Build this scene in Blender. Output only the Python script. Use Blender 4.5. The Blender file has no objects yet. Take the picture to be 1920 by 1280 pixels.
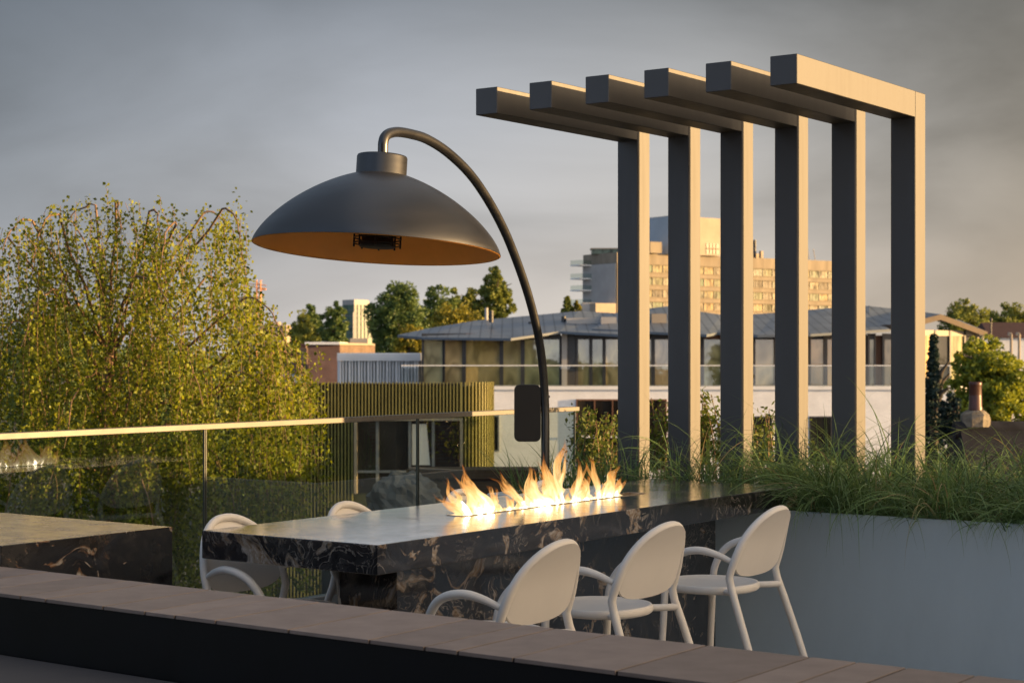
import bpy, math, random
import numpy as np
from mathutils import Vector, Matrix, Euler

random.seed(7)
RNG = np.random.default_rng(11)
SC = bpy.context.scene
COL = SC.collection
PI = math.pi
R = math.radians

# ------------------------------------------------------------------ survey
F, HY, EYE = 3237.7, 661.1, 1.5          # lens in pixels of a 1920 frame, horizon row, eye height
TH = 0.6188
D2 = Vector((math.sin(TH), math.cos(TH), 0))      # along the fire table, away from the door
D1 = Vector((-math.cos(TH), math.sin(TH), 0))     # across the terrace, towards the glass
UP = Vector((0, 0, 1))


def W(px, py, Y):
    return Vector(((px - 960) / F * Y, Y, EYE + (HY - py) * Y / F))


def PZ(px, py, z):
    Y = F * (EYE - z) / (py - HY)
    return Vector(((px - 960) / F * Y, Y, z))


# ------------------------------------------------------------------ materials
MATS = {}


def new_mat(name):
    m = bpy.data.materials.new(name)
    m.use_nodes = True
    nt = m.node_tree
    nt.nodes.clear()
    out = nt.nodes.new('ShaderNodeOutputMaterial')
    MATS[name] = m
    return m, nt, out


def nd(nt, typ, **kw):
    n = nt.nodes.new(typ)
    for k, v in kw.items():
        if k in n.inputs:
            n.inputs[k].default_value = v
        else:
            setattr(n, k, v)
    return n


def ramp(nt, stops, interp='LINEAR'):
    n = nt.nodes.new('ShaderNodeValToRGB')
    n.color_ramp.interpolation = interp
    e = n.color_ramp.elements
    while len(e) > 1:
        e.remove(e[0])
    first = True
    for p, c in stops:
        if isinstance(c, (int, float)):
            c = (c, c, c)
        if first:
            el = e[0]
            el.position = p
            first = False
        else:
            el = e.new(p)
        el.color = (c[0], c[1], c[2], 1)
    return n


def coords(nt, scale=(1, 1, 1), kind='Object', rot=(0, 0, 0)):
    tc = nt.nodes.new('ShaderNodeTexCoord')
    mp = nt.nodes.new('ShaderNodeMapping')
    mp.inputs['Scale'].default_value = scale
    mp.inputs['Rotation'].default_value = rot
    nt.links.new(tc.outputs[kind], mp.inputs['Vector'])
    return mp.outputs['Vector']


def pbr(name, col, rough=.5, metal=0., var=.12, vscale=4., bump=0., bscale=40., spec=.5, detail=5.,
        rvar=.0, stretch=(1, 1, 1), rot=(0, 0, 0), island=0.):
    """plain paint / metal / plastic with a little mottling, gloss wear and grain"""
    m, nt, out = new_mat(name)
    L = nt.links.new
    b = nd(nt, 'ShaderNodeBsdfPrincipled', Roughness=rough, Metallic=metal)
    b.inputs['Specular IOR Level'].default_value = spec
    v = coords(nt, stretch, rot=rot)
    n = nd(nt, 'ShaderNodeTexNoise', Scale=vscale, Detail=detail, Roughness=.6)
    L(v, n.inputs['Vector'])
    lo = [max(0, c * (1 - var)) for c in col]
    hi = [c * (1 + var) for c in col]
    r = ramp(nt, [(.3, lo), (.7, hi)])
    L(n.outputs['Fac'], r.inputs['Fac'])
    if island:                                     # each board its own tone
        ge = nd(nt, 'ShaderNodeNewGeometry')
        ir = ramp(nt, [(0., 1 - island), (1., 1 + island)])
        L(ge.outputs['Random Per Island'], ir.inputs['Fac'])
        im = nd(nt, 'ShaderNodeMix', data_type='RGBA', blend_type='MULTIPLY')
        im.inputs[0].default_value = 1.
        L(r.outputs['Color'], im.inputs[6])
        L(ir.outputs['Color'], im.inputs[7])
        L(im.outputs[2], b.inputs['Base Color'])
    else:
        L(r.outputs['Color'], b.inputs['Base Color'])
    if rvar:
        mr = nd(nt, 'ShaderNodeMapRange')
        mr.inputs['From Min'].default_value = .3
        mr.inputs['From Max'].default_value = .7
        mr.inputs['To Min'].default_value = max(.02, rough - rvar)
        mr.inputs['To Max'].default_value = rough + rvar
        L(n.outputs['Fac'], mr.inputs['Value'])
        L(mr.outputs['Result'], b.inputs['Roughness'])
    if bump:
        n2 = nd(nt, 'ShaderNodeTexNoise', Scale=bscale, Detail=3.)
        L(v, n2.inputs['Vector'])
        bp = nd(nt, 'ShaderNodeBump', Strength=bump, Distance=.01)
        L(n2.outputs['Fac'], bp.inputs['Height'])
        L(bp.outputs['Normal'], b.inputs['Normal'])
    L(b.outputs['BSDF'], out.inputs['Surface'])
    return m


def marble(name, seed=0., gold=(.26, .18, .11), patch=.60, rough=.09, vein=(.42, .38, .34), dark=1.):
    m, nt, out = new_mat(name)
    L = nt.links.new
    tc = nt.nodes.new('ShaderNodeTexCoord')
    mp = nt.nodes.new('ShaderNodeMapping')
    mp.inputs['Location'].default_value = (seed, seed * .7, seed * .3)
    mp.inputs['Rotation'].default_value = (.3, .5, TH)
    L(tc.outputs['Object'], mp.inputs['Vector'])
    w = nd(nt, 'ShaderNodeTexNoise', Scale=2.2, Detail=3.)
    L(mp.outputs['Vector'], w.inputs['Vector'])
    sc = nd(nt, 'ShaderNodeVectorMath', operation='SCALE')
    sc.inputs['Scale'].default_value = .75
    L(w.outputs['Color'], sc.inputs[0])
    ad = nd(nt, 'ShaderNodeVectorMath', operation='ADD')
    L(mp.outputs['Vector'], ad.inputs[0])
    L(sc.outputs[0], ad.inputs[1])
    # big mineral patches
    n1 = nd(nt, 'ShaderNodeTexNoise', Scale=4.6, Detail=7., Roughness=.62, Distortion=1.2)
    L(ad.outputs[0], n1.inputs['Vector'])
    r1 = ramp(nt, [(patch, 0.), (patch + .035, .75), (patch + .12, 1.)])
    L(n1.outputs['Fac'], r1.inputs['Fac'])
    n1b = nd(nt, 'ShaderNodeTexNoise', Scale=38., Detail=6., Roughness=.7)
    L(ad.outputs[0], n1b.inputs['Vector'])
    pc = ramp(nt, [(.3, (.02, .017, .015)), (.44, gold), (.55, (.33, .29, .25)), (.72, (.55, .52, .49))])
    L(n1b.outputs['Fac'], pc.inputs['Fac'])
    # thin swirling veins = level lines of a warped noise
    n2 = nd(nt, 'ShaderNodeTexNoise', Scale=4.2, Detail=5., Roughness=.55, Distortion=2.2)
    L(ad.outputs[0], n2.inputs['Vector'])
    mm = nd(nt, 'ShaderNodeMath', operation='PINGPONG')
    mm.inputs[1].default_value = .075
    L(n2.outputs['Fac'], mm.inputs[0])
    r2 = ramp(nt, [(0., .7), (.005, .36), (.016, 0.)])
    L(mm.outputs[0], r2.inputs['Fac'])
    n3 = nd(nt, 'ShaderNodeTexNoise', Scale=3., Detail=2.)
    L(mp.outputs['Vector'], n3.inputs['Vector'])
    r3 = ramp(nt, [(.49, 0.), (.62, 1.)])
    L(n3.outputs['Fac'], r3.inputs['Fac'])
    vm = nd(nt, 'ShaderNodeMath', operation='MULTIPLY')
    L(r2.outputs['Color'], vm.inputs[0])
    L(r3.outputs['Color'], vm.inputs[1])
    nb = nd(nt, 'ShaderNodeTexNoise', Scale=9., Detail=8., Roughness=.7)
    L(ad.outputs[0], nb.inputs['Vector'])
    base = ramp(nt, [(p, [c * dark for c in q]) for p, q in ((.32, (.008, .008, .010)), (.52, (.022, .022, .026)), (.64, (.055, .053, .055)), (.78, (.11, .105, .10)))])
    L(nb.outputs['Fac'], base.inputs['Fac'])
    m1 = nd(nt, 'ShaderNodeMix', data_type='RGBA')
    L(r1.outputs['Color'], m1.inputs[0])
    L(base.outputs['Color'], m1.inputs[6])
    L(pc.outputs['Color'], m1.inputs[7])
    m2 = nd(nt, 'ShaderNodeMix', data_type='RGBA')
    L(vm.outputs[0], m2.inputs[0])
    L(m1.outputs[2], m2.inputs[6])
    m2.inputs[7].default_value = (*vein, 1)
    b = nd(nt, 'ShaderNodeBsdfPrincipled', Roughness=rough, IOR=1.6)
    b.inputs['Coat Weight'].default_value = 1.
    b.inputs['Coat IOR'].default_value = 1.5
    b.inputs['Coat Roughness'].default_value = .07
    L(m2.outputs[2], b.inputs['Base Color'])
    # slightly uneven polish
    ns = nd(nt, 'ShaderNodeTexNoise', Scale=6., Detail=6., Roughness=.65)
    L(mp.outputs['Vector'], ns.inputs['Vector'])
    mr = nd(nt, 'ShaderNodeMapRange')
    mr.inputs['From Min'].default_value = .35
    mr.inputs['From Max'].default_value = .7
    mr.inputs['To Min'].default_value = rough * .7
    mr.inputs['To Max'].default_value = rough * 2.6
    L(ns.outputs['Fac'], mr.inputs['Value'])
    L(mr.outputs['Result'], b.inputs['Roughness'])
    mr2 = nd(nt, 'ShaderNodeMapRange')
    mr2.inputs['From Min'].default_value = .38
    mr2.inputs['From Max'].default_value = .66
    mr2.inputs['To Min'].default_value = .04
    mr2.inputs['To Max'].default_value = .26
    nsm = nd(nt, 'ShaderNodeTexNoise', Scale=3.2, Detail=7., Roughness=.7, Distortion=.8)
    L(ad.outputs[0], nsm.inputs['Vector'])
    L(nsm.outputs['Fac'], mr2.inputs['Value'])
    L(mr2.outputs['Result'], b.inputs['Coat Roughness'])
    cw = nd(nt, 'ShaderNodeMapRange')
    cw.inputs['From Min'].default_value = .35
    cw.inputs['From Max'].default_value = .65
    cw.inputs['To Min'].default_value = 1.
    cw.inputs['To Max'].default_value = .55
    L(nb.outputs['Fac'], cw.inputs['Value'])
    L(cw.outputs['Result'], b.inputs['Coat Weight'])
    bp = nd(nt, 'ShaderNodeBump', Strength=.05, Distance=.01)
    nbp = nd(nt, 'ShaderNodeTexNoise', Scale=14., Detail=5., Roughness=.6)
    L(ad.outputs[0], nbp.inputs['Vector'])
    L(nbp.outputs['Fac'], bp.inputs['Height'])
    L(bp.outputs['Normal'], b.inputs['Normal'])
    L(bp.outputs['Normal'], b.inputs['Coat Normal'])
    L(b.outputs['BSDF'], out.inputs['Surface'])
    return m


def leafmat(name, dark, light, trans=.35, rough=.5, dry=None):
    m, nt, out = new_mat(name)
    L = nt.links.new
    at = nd(nt, 'ShaderNodeAttribute', attribute_name='tint')
    r = ramp(nt, [(0., dark), (1., light)] if dry is None else [(0., dark), (.9, light), (.93, dry), (1., dry)])
    L(at.outputs['Fac'], r.inputs['Fac'])
    b = nd(nt, 'ShaderNodeBsdfPrincipled', Roughness=rough)
    b.inputs['Specular IOR Level'].default_value = .3
    L(r.outputs['Color'], b.inputs['Base Color'])
    t = nd(nt, 'ShaderNodeBsdfTranslucent')
    hs = nd(nt, 'ShaderNodeHueSaturation', Hue=.48, Saturation=1.1, Value=1.25)
    L(r.outputs['Color'], hs.inputs['Color'])
    L(hs.outputs['Color'], t.inputs['Color'])
    mx = nd(nt, 'ShaderNodeMixShader', Fac=trans)
    L(b.outputs['BSDF'], mx.inputs[1])
    L(t.outputs['BSDF'], mx.inputs[2])
    L(mx.outputs[0], out.inputs['Surface'])
    return m


def glassmat(name, tint=(.8, .86, .84), ior=1.5, rough=0.0, gain=1.0):
    """thin sheet: tinted see-through plus Fresnel reflection"""
    m, nt, out = new_mat(name)
    L = nt.links.new
    t = nd(nt, 'ShaderNodeBsdfTransparent')
    t.inputs['Color'].default_value = (*tint, 1)
    g = nd(nt, 'ShaderNodeBsdfGlossy', Roughness=rough)
    g.inputs['Color'].default_value = (1, 1, 1, 1)
    fr = nd(nt, 'ShaderNodeLayerWeight', Blend=.5)
    pw = nd(nt, 'ShaderNodeMath', operation='POWER')
    pw.inputs[1].default_value = 4.2
    L(fr.outputs['Facing'], pw.inputs[0])
    ml = nd(nt, 'ShaderNodeMath', operation='MULTIPLY_ADD', use_clamp=True)
    f0 = 2 * ((ior - 1) / (ior + 1)) ** 2
    ml.inputs[1].default_value = (1 - f0) * gain
    ml.inputs[2].default_value = f0 * gain
    L(pw.outputs[0], ml.inputs[0])
    mx = nd(nt, 'ShaderNodeMixShader')
    L(ml.outputs[0], mx.inputs[0])
    L(t.outputs[0], mx.inputs[1])
    L(g.outputs[0], mx.inputs[2])
    L(mx.outputs[0], out.inputs['Surface'])
    return m


def brickmat(name, c1, c2, mortar, scale, rot=(PI / 2, 0, 0), blot=(.65, 1.15)):
    m, nt, out = new_mat(name)
    L = nt.links.new
    v = coords(nt, (1, 1, 1), rot=rot)
    bt = nd(nt, 'ShaderNodeTexBrick', Scale=scale)
    bt.inputs['Color1'].default_value = (*c1, 1)
    bt.inputs['Color2'].default_value = (*c2, 1)
    bt.inputs['Mortar'].default_value = (*mortar, 1)
    bt.inputs['Mortar Size'].default_value = .02
    bt.inputs['Brick Width'].default_value = .45
    bt.inputs['Row Height'].default_value = .15
    L(v, bt.inputs['Vector'])
    n = nd(nt, 'ShaderNodeTexNoise', Scale=1.2, Detail=6.)
    L(v, n.inputs['Vector'])
    r = ramp(nt, [(.3, blot[0]), (.7, blot[1])])
    L(n.outputs['Fac'], r.inputs['Fac'])
    mx = nd(nt, 'ShaderNodeMix', data_type='RGBA', blend_type='MULTIPLY')
    mx.inputs[0].default_value = 1
    L(bt.outputs['Color'], mx.inputs[6])
    L(r.outputs['Color'], mx.inputs[7])
    b = nd(nt, 'ShaderNodeBsdfPrincipled', Roughness=.85)
    L(mx.outputs[2], b.inputs['Base Color'])
    L(b.outputs['BSDF'], out.inputs['Surface'])
    return m


def stripemat(name, col, dark, scale, axis='X', width=.5, rough=.6, metal=0.):
    """standing seams / grooves across a sheet"""
    m, nt, out = new_mat(name)
    L = nt.links.new
    v = coords(nt)
    wv = nd(nt, 'ShaderNodeTexWave', Scale=scale, bands_direction=axis, wave_type='BANDS', Distortion=.0)
    L(v, wv.inputs['Vector'])
    r = ramp(nt, [(max(0, 1 - width), col), (1 - width * .4, dark)])
    L(wv.outputs['Fac'], r.inputs['Fac'])
    n = nd(nt, 'ShaderNodeTexNoise', Scale=.8, Detail=6.)
    L(v, n.inputs['Vector'])
    r2 = ramp(nt, [(.3, .8), (.7, 1.15)])
    L(n.outputs['Fac'], r2.inputs['Fac'])
    mx = nd(nt, 'ShaderNodeMix', data_type='RGBA', blend_type='MULTIPLY')
    mx.inputs[0].default_value = 1
    L(r.outputs['Color'], mx.inputs[6])
    L(r2.outputs['Color'], mx.inputs[7])
    b = nd(nt, 'ShaderNodeBsdfPrincipled', Roughness=rough, Metallic=metal)
    L(mx.outputs[2], b.inputs['Base Color'])
    L(b.outputs['BSDF'], out.inputs['Surface'])
    return m


def flamemat(name):
    m, nt, out = new_mat(name)
    L = nt.links.new
    at = nd(nt, 'ShaderNodeAttribute', attribute_name='rise')      # 0 at the jets, 1 at the tip
    uv = nd(nt, 'ShaderNodeAttribute', attribute_name='flow')
    n = nd(nt, 'ShaderNodeTexNoise', Scale=1., Detail=3., Roughness=.55)
    mp = nd(nt, 'ShaderNodeMapping')
    mp.inputs['Scale'].default_value = (4., 1.6, 1.)
    L(uv.outputs['Vector'], mp.inputs['Vector'])
    L(mp.outputs['Vector'], n.inputs['Vector'])
    jit = nd(nt, 'ShaderNodeMath', operation='MULTIPLY_ADD')
    jit.inputs[1].default_value = .75
    jit.inputs[2].default_value = -.375
    L(n.outputs['Fac'], jit.inputs[0])
    h = nd(nt, 'ShaderNodeMath', operation='ADD', use_clamp=True)
    L(at.outputs['Fac'], h.inputs[0])
    L(jit.outputs[0], h.inputs[1])
    c = ramp(nt, [(0., (1., .84, .56)), (.18, (1., .74, .38)), (.42, (1., .60, .22)), (.66, (1., .43, .105)), (.85, (1., .29, .04)), (1., (.8, .16, .015))])
    L(h.outputs[0], c.inputs['Fac'])
    s = ramp(nt, [(0., 9.), (.05, 3.2), (.11, 1.15), (.19, .66), (.40, .48), (.7, .38), (1., .30)])
    L(h.outputs[0], s.inputs['Fac'])
    sm = nd(nt, 'ShaderNodeMath', operation='MULTIPLY')
    sm.inputs[1].default_value = 1.08
    L(s.outputs['Color'], sm.inputs[0])
    e = nd(nt, 'ShaderNodeEmission')
    L(c.outputs['Color'], e.inputs['Color'])
    L(sm.outputs[0], e.inputs['Strength'])
    t = nd(nt, 'ShaderNodeBsdfTransparent')
    lw = nd(nt, 'ShaderNodeLayerWeight', Blend=.5)
    ef = ramp(nt, [(.15, 1.), (.85, .03)])
    L(lw.outputs['Facing'], ef.inputs['Fac'])
    ha = ramp(nt, [(0., .92), (.35, .8), (.6, .6), (.82, .34), (1., .0)])
    L(h.outputs[0], ha.inputs['Fac'])
    a = nd(nt, 'ShaderNodeMath', operation='MULTIPLY')
    L(ef.outputs['Color'], a.inputs[0])
    L(ha.outputs['Color'], a.inputs[1])
    # wisps: holes that open towards the tips
    n2 = nd(nt, 'ShaderNodeTexNoise', Scale=1., Detail=4., Roughness=.6)
    mp2 = nd(nt, 'ShaderNodeMapping')
    mp2.inputs['Scale'].default_value = (7., 2.1, 1.)
    mp2.inputs['Rotation'].default_value = (0, 0, .25)
    L(uv.outputs['Vector'], mp2.inputs['Vector'])
    L(mp2.outputs['Vector'], n2.inputs['Vector'])
    th = nd(nt, 'ShaderNodeMath', operation='MULTIPLY_ADD')
    th.inputs[1].default_value = -.50
    th.inputs[2].default_value = .20
    L(at.outputs['Fac'], th.inputs[0])
    ws = nd(nt, 'ShaderNodeMath', operation='ADD')
    L(n2.outputs['Fac'], ws.inputs[0])
    L(th.outputs[0], ws.inputs[1])
    wr = ramp(nt, [(.24, 0.), (.42, 1.)])
    L(ws.outputs[0], wr.inputs['Fac'])
    a2 = nd(nt, 'ShaderNodeMath', operation='MULTIPLY')
    L(a.outputs[0], a2.inputs[0])
    L(wr.outputs['Color'], a2.inputs[1])
    mx = nd(nt, 'ShaderNodeMixShader')
    L(a2.outputs[0], mx.inputs[0])
    L(t.outputs[0], mx.inputs[1])
    L(e.outputs[0], mx.inputs[2])
    L(mx.outputs[0], out.inputs['Surface'])
    return m


# ------------------------------------------------------------------ mesh building
class MB:
    def __init__(self):
        self.v, self.f, self.mi, self.sm = [], [], [], []

    def add(self, verts, faces, mi=0, smooth=False):
        o = len(self.v)
        self.v += [tuple(p) for p in verts]
        for f in faces:
            self.f.append(tuple(i + o for i in f))
            self.mi.append(mi)
            self.sm.append(smooth)
        return self

    def obox(self, o, a, b, c, A, B, C, mi=0, bev=0.):
        """box in the frame o + a*ea + b*eb + c*ec"""
        o, ea, eb, ec = Vector(o), Vector(A), Vector(B), Vector(C)
        (a0, a1), (b0, b1), (c0, c1) = a, b, c
        if bev <= 0:
            vs = [o + ea * x + eb * y + ec * z for z in (c0, c1) for y in (b0, b1) for x in (a0, a1)]
            fs = [(0, 2, 3, 1), (4, 5, 7, 6), (0, 1, 5, 4), (2, 6, 7, 3), (0, 4, 6, 2), (1, 3, 7, 5)]
            return self.add(vs, fs, mi)
        # chamfered box: 24 verts
        r = bev
        vs, idx = [], {}
        for k, (x, sx) in enumerate(((a0, 1), (a1, -1))):
            for j, (y, sy) in enumerate(((b0, 1), (b1, -1))):
                for i, (z, sz) in enumerate(((c0, 1), (c1, -1))):
                    for ax in range(3):
                        p = [x + (sx * r if ax != 0 else 0), y + (sy * r if ax != 1 else 0), z + (sz * r if ax != 2 else 0)]
                        idx[(k, j, i, ax)] = len(vs)
                        vs.append(o + ea * p[0] + eb * p[1] + ec * p[2])
        fs = []
        for k in (0, 1):
            fs.append([idx[(k, j, i, 0)] for j, i in ((0, 0), (0, 1), (1, 1), (1, 0))])
            fs.append([idx[(j, k, i, 1)] for j, i in ((0, 0), (0, 1), (1, 1), (1, 0))])
            fs.append([idx[(j, i, k, 2)] for j, i in ((0, 0), (0, 1), (1, 1), (1, 0))])
        for p in (0, 1):
            for q in (0, 1):
                fs.append([idx[(0, p, q, 1)], idx[(1, p, q, 1)], idx[(1, p, q, 2)], idx[(0, p, q, 2)]])
                fs.append([idx[(p, 0, q, 0)], idx[(p, 1, q, 0)], idx[(p, 1, q, 2)], idx[(p, 0, q, 2)]])
                fs.append([idx[(p, q, 0, 0)], idx[(p, q, 1, 0)], idx[(p, q, 1, 1)], idx[(p, q, 0, 1)]])
        for k in (0, 1):
            for j in (0, 1):
                for i in (0, 1):
                    fs.append([idx[(k, j, i, 0)], idx[(k, j, i, 1)], idx[(k, j, i, 2)]])
        return self.add(vs, fs, mi)

    def box(self, x, y, z, mi=0, bev=0.):
        return self.obox((0, 0, 0), x, y, z, (1, 0, 0), (0, 1, 0), (0, 0, 1), mi, bev)

    def tube(self, pts, rad, n=10, mi=0, caps=True, sx=1., ref=None):
        pts = [Vector(p) for p in pts]
        if not hasattr(rad, '__len__'):
            rad = [rad] * len(pts)
        t0 = (pts[1] - pts[0]).normalized()
        u = Vector(ref) if ref is not None else (Vector((0, 0, 1)) if abs(t0.z) < .9 else Vector((1, 0, 0)))
        u = (u - t0 * u.dot(t0)).normalized()
        vs = []
        for i, p in enumerate(pts):
            t = (pts[min(i + 1, len(pts) - 1)] - pts[max(i - 1, 0)]).normalized()
            u = (u - t * u.dot(t)).normalized()
            w = t.cross(u)
            for k in range(n):
                a = 2 * PI * k / n
                vs.append(p + (u * math.cos(a) * sx + w * math.sin(a)) * rad[i])
        fs = []
        for i in range(len(pts) - 1):
            for k in range(n):
                fs.append((i * n + k, i * n + (k + 1) % n, (i + 1) * n + (k + 1) % n, (i + 1) * n + k))
        self.add(vs, fs, mi, True)
        if caps:
            self.add(vs[:n], [tuple(range(n - 1, -1, -1))], mi)
            self.add(vs[-n:], [tuple(range(n))], mi)
        return self

    def lathe(self, prof, n=48, mi=0, M=None, closed=False):
        vs = []
        for r, z in prof:
            for k in range(n):
                a = 2 * PI * k / n
                p = Vector((r * math.cos(a), r * math.sin(a), z))
                vs.append(M @ p if M is not None else p)
        fs = []
        m = len(prof)
        for i in range(m - 1 if not closed else m):
            for k in range(n):
                j = (i + 1) % m
                fs.append((i * n + k, i * n + (k + 1) % n, j * n + (k + 1) % n, j * n + k))
        return self.add(vs, fs, mi, True)

    def prism(self, poly, ext, mi=0):
        """polygon (list of points) extruded along the vector ext"""
        poly = [Vector(p) for p in poly]
        n = len(poly)
        e = Vector(ext)
        vs = poly + [p + e for p in poly]
        fs = [tuple(range(n - 1, -1, -1)), tuple(range(n, 2 * n))] + [(i, (i + 1) % n, n + (i + 1) % n, n + i) for i in range(n)]
        return self.add(vs, fs, mi)

    def build(self, name, mats, parent=None, origin=None):
        me = bpy.data.meshes.new(name)
        off = Vector(origin) if origin is not None else (parent_loc(parent) if parent else Vector((0, 0, 0)))
        me.from_pydata([(p[0] - off.x, p[1] - off.y, p[2] - off.z) for p in self.v], [], self.f)
        for m in (mats if isinstance(mats, (list, tuple)) else [mats]):
            me.materials.append(MATS[m])
        me.polygons.foreach_set('material_index', self.mi)
        me.polygons.foreach_set('use_smooth', self.sm)
        me.update()
        import bmesh
        bm = bmesh.new()
        bm.from_mesh(me)
        bmesh.ops.recalc_face_normals(bm, faces=bm.faces)
        bm.to_mesh(me)
        bm.free()
        o = bpy.data.objects.new(name, me)
        COL.objects.link(o)
        if parent:
            o.parent = parent
        if origin is not None:
            o.location = origin
        return o


def parent_loc(o):
    v = Vector((0, 0, 0))
    while o is not None:
        v += o.location
        o = o.parent
    return v


def tag(o, label, cat, group=None, kind=None):
    if label:
        o['label'] = label
    if cat:
        o['category'] = cat
    if group:
        o['group'] = group
    if kind:
        o['kind'] = kind
    return o


def thing(name, label, cat, loc=(0, 0, 0), group=None):
    o = bpy.data.objects.new(name, None)
    o.empty_display_size = .1
    COL.objects.link(o)
    o.location = loc
    return tag(o, label, cat, group)


def dup(root, loc, rz=0., label=None):
    r = root.copy()
    COL.objects.link(r)
    r.location = loc
    r.rotation_euler = (0, 0, rz)
    if label:
        r['label'] = label
    for ch in list(root.children):
        c = ch.copy()
        COL.objects.link(c)
        c.parent = r
        for g in list(ch.children):
            d = g.copy()
            COL.objects.link(d)
            d.parent = c
    return r


def raw_mesh(name, V, FQ, mats, parent=None, attr=None, smooth=False):
    """big quad meshes from numpy arrays (world space)"""
    off = np.array(parent_loc(parent)) if parent else np.zeros(3)
    V = np.asarray(V, dtype=np.float32) - off.astype(np.float32)
    me = bpy.data.meshes.new(name)
    n, k = FQ.shape
    me.vertices.add(len(V))
    me.vertices.foreach_set('co', V.ravel())
    me.loops.add(n * k)
    me.loops.foreach_set('vertex_index', FQ.ravel().astype(np.int32))
    me.polygons.add(n)
    me.polygons.foreach_set('loop_start', np.arange(0, n * k, k, dtype=np.int32))
    me.polygons.foreach_set('loop_total', np.full(n, k, dtype=np.int32))
    if smooth:
        me.polygons.foreach_set('use_smooth', np.ones(n, dtype=bool))
    for m in (mats if isinstance(mats, (list, tuple)) else [mats]):
        me.materials.append(MATS[m])
    if attr is not None:
        a = me.attributes.new('tint', 'FLOAT', 'FACE')
        a.data.foreach_set('value', np.asarray(attr, dtype=np.float32))
    me.update(calc_edges=True)
    me.validate()
    o = bpy.data.objects.new(name, me)
    COL.objects.link(o)
    if parent:
        o.parent = parent
    return o


def rand_unit(n):
    v = RNG.normal(size=(n, 3))
    return v / np.linalg.norm(v, axis=1, keepdims=True)


def leaves(name, C, size, mat, parent, hang=0., tint=None, aspect=.55):
    """one small pointed quad per leaf at the points C"""
    n = len(C)
    ax = rand_unit(n)
    if hang:
        ax[:, 2] -= hang
        ax /= np.linalg.norm(ax, axis=1, keepdims=True)
    sd = np.cross(ax, rand_unit(n))
    sd /= np.linalg.norm(sd, axis=1, keepdims=True) + 1e-9
    s = (size * RNG.uniform(.65, 1.25, n))[:, None]
    P0 = C - ax * s * .5
    P2 = C + ax * s * .5
    P1 = C + sd * s * aspect * .5 - ax * s * .08
    P3 = C - sd * s * aspect * .5 - ax * s * .08
    V = np.stack([P0, P1, P2, P3], 1).reshape(-1, 3)
    FQ = np.arange(4 * n).reshape(n, 4)
    if tint is None:
        tint = RNG.uniform(0, 1, n)
    return raw_mesh(name, V, FQ, mat, parent, tint)


# ------------------------------------------------------------------ the palette
marble('black_marble', 0., patch=.575, rough=.085)
marble('brown_marble', 7.3, gold=(.24, .11, .035), patch=.60, rough=.14, vein=(.26, .13, .05), dark=.5)
pbr('chair_plastic', (.80, .77, .73), .5, var=.03, bump=.06, bscale=500)
pbr('bronze_metal', (.030, .028, .028), .57, metal=.0, var=.14, vscale=2.5, rvar=.06, spec=1., stretch=(6, 6, .5))
pbr('lamp_metal', (.0085, .0088, .0115), .34, var=.2, vscale=2.5, rvar=.05, spec=1., stretch=(1, 1, 6))
pbr('lamp_inside', (.95, .42, .08), .5, metal=.0, var=.1, vscale=3, rvar=.06)
pbr('heater_black', (.012, .011, .011), .5, var=.2)
pbr('steel_rail', (.135, .126, .112), .5, metal=.3, var=.05, vscale=8, rvar=.05)
pbr('planter_white', (.54, .62, .66), .34, var=.05, vscale=1.8, spec=.5, stretch=(2, 2, .7))
pbr('soil', (.02, .015, .01), .95, var=.4, vscale=20)
pbr('plank_brown', (.245, .20, .182), .6, var=.14, vscale=9, bump=.05, bscale=90, island=.16)
pbr('glass_edge', (.05, .06, .055), .3)
pbr('black_panel', (.0035, .0042, .006), .5, var=.6, vscale=2.2, rvar=.1, spec=.2)
pbr('seat_grey', (.07, .07, .078), .85, var=.06, bump=.1, bscale=300)
pbr('floor_grey', (.24, .23, .22), .7, var=.1, vscale=2)
pbr('ground_mix', (.09, .085, .07), .9, var=.5, vscale=.06)
pbr('burner_steel', (.35, .3, .25), .35, metal=.9, var=.2)
pbr('ember_black', (.02, .018, .016), .8, var=.4)
glassmat('rail_glass', (.66, .74, .66), 1.52, gain=1.25)
glassmat('far_glass', (.82, .86, .84), 1.5, gain=.55)
brickmat('red_brick', (.22, .10, .07), (.15, .07, .055), (.2, .17, .15), 4.)
brickmat('brown_brick', (.17, .10, .06), (.13, .075, .045), (.2, .17, .15), 4.)
brickmat('white_brick', (.76, .77, .78), (.84, .84, .84), (.72, .72, .72), 2.2, blot=(.92, 1.05))
pbr('white_paint', (.74, .74, .73), .6, var=.06, vscale=.8)
pbr('cream_paint', (.36, .32, .26), .75, var=.08, vscale=.5)
pbr('grey_concrete', (.33, .32, .31), .8, var=.12, vscale=.25)
pbr('tan_concrete', (.21, .175, .13), .85, var=.2, vscale=.3, stretch=(2, 2, .4))
pbr('dark_frame', (.022, .022, .025), .45, var=.2)
pbr('grey_louvre', (.16, .17, .18), .6, var=.2, vscale=2)
pbr('slat_olive', (.18, .165, .04), .6, var=.2, vscale=1.5)
pbr('pavilion_green', (.035, .04, .012), .8, var=.3, vscale=.6)
pbr('dark_roof', (.022, .022, .026), .85, var=.45, vscale=2.5, bump=.3, bscale=14, spec=.2)
pbr('rock_grey', (.10, .11, .13), .8, var=.55, vscale=5, bump=.6, bscale=9)
pbr('curtain_white', (.7, .66, .6), .9, var=.1, vscale=3, stretch=(6, 6, .3))
pbr('rust_brown', (.14, .065, .035), .8, var=.3, vscale=2, stretch=(5, 5, .4))
pbr('terracotta', (.06, .018, .011), .4, var=.25, vscale=12)
pbr('old_stone', (.17, .145, .11), .9, var=.45, vscale=14, bump=.8, bscale=30)
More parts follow.
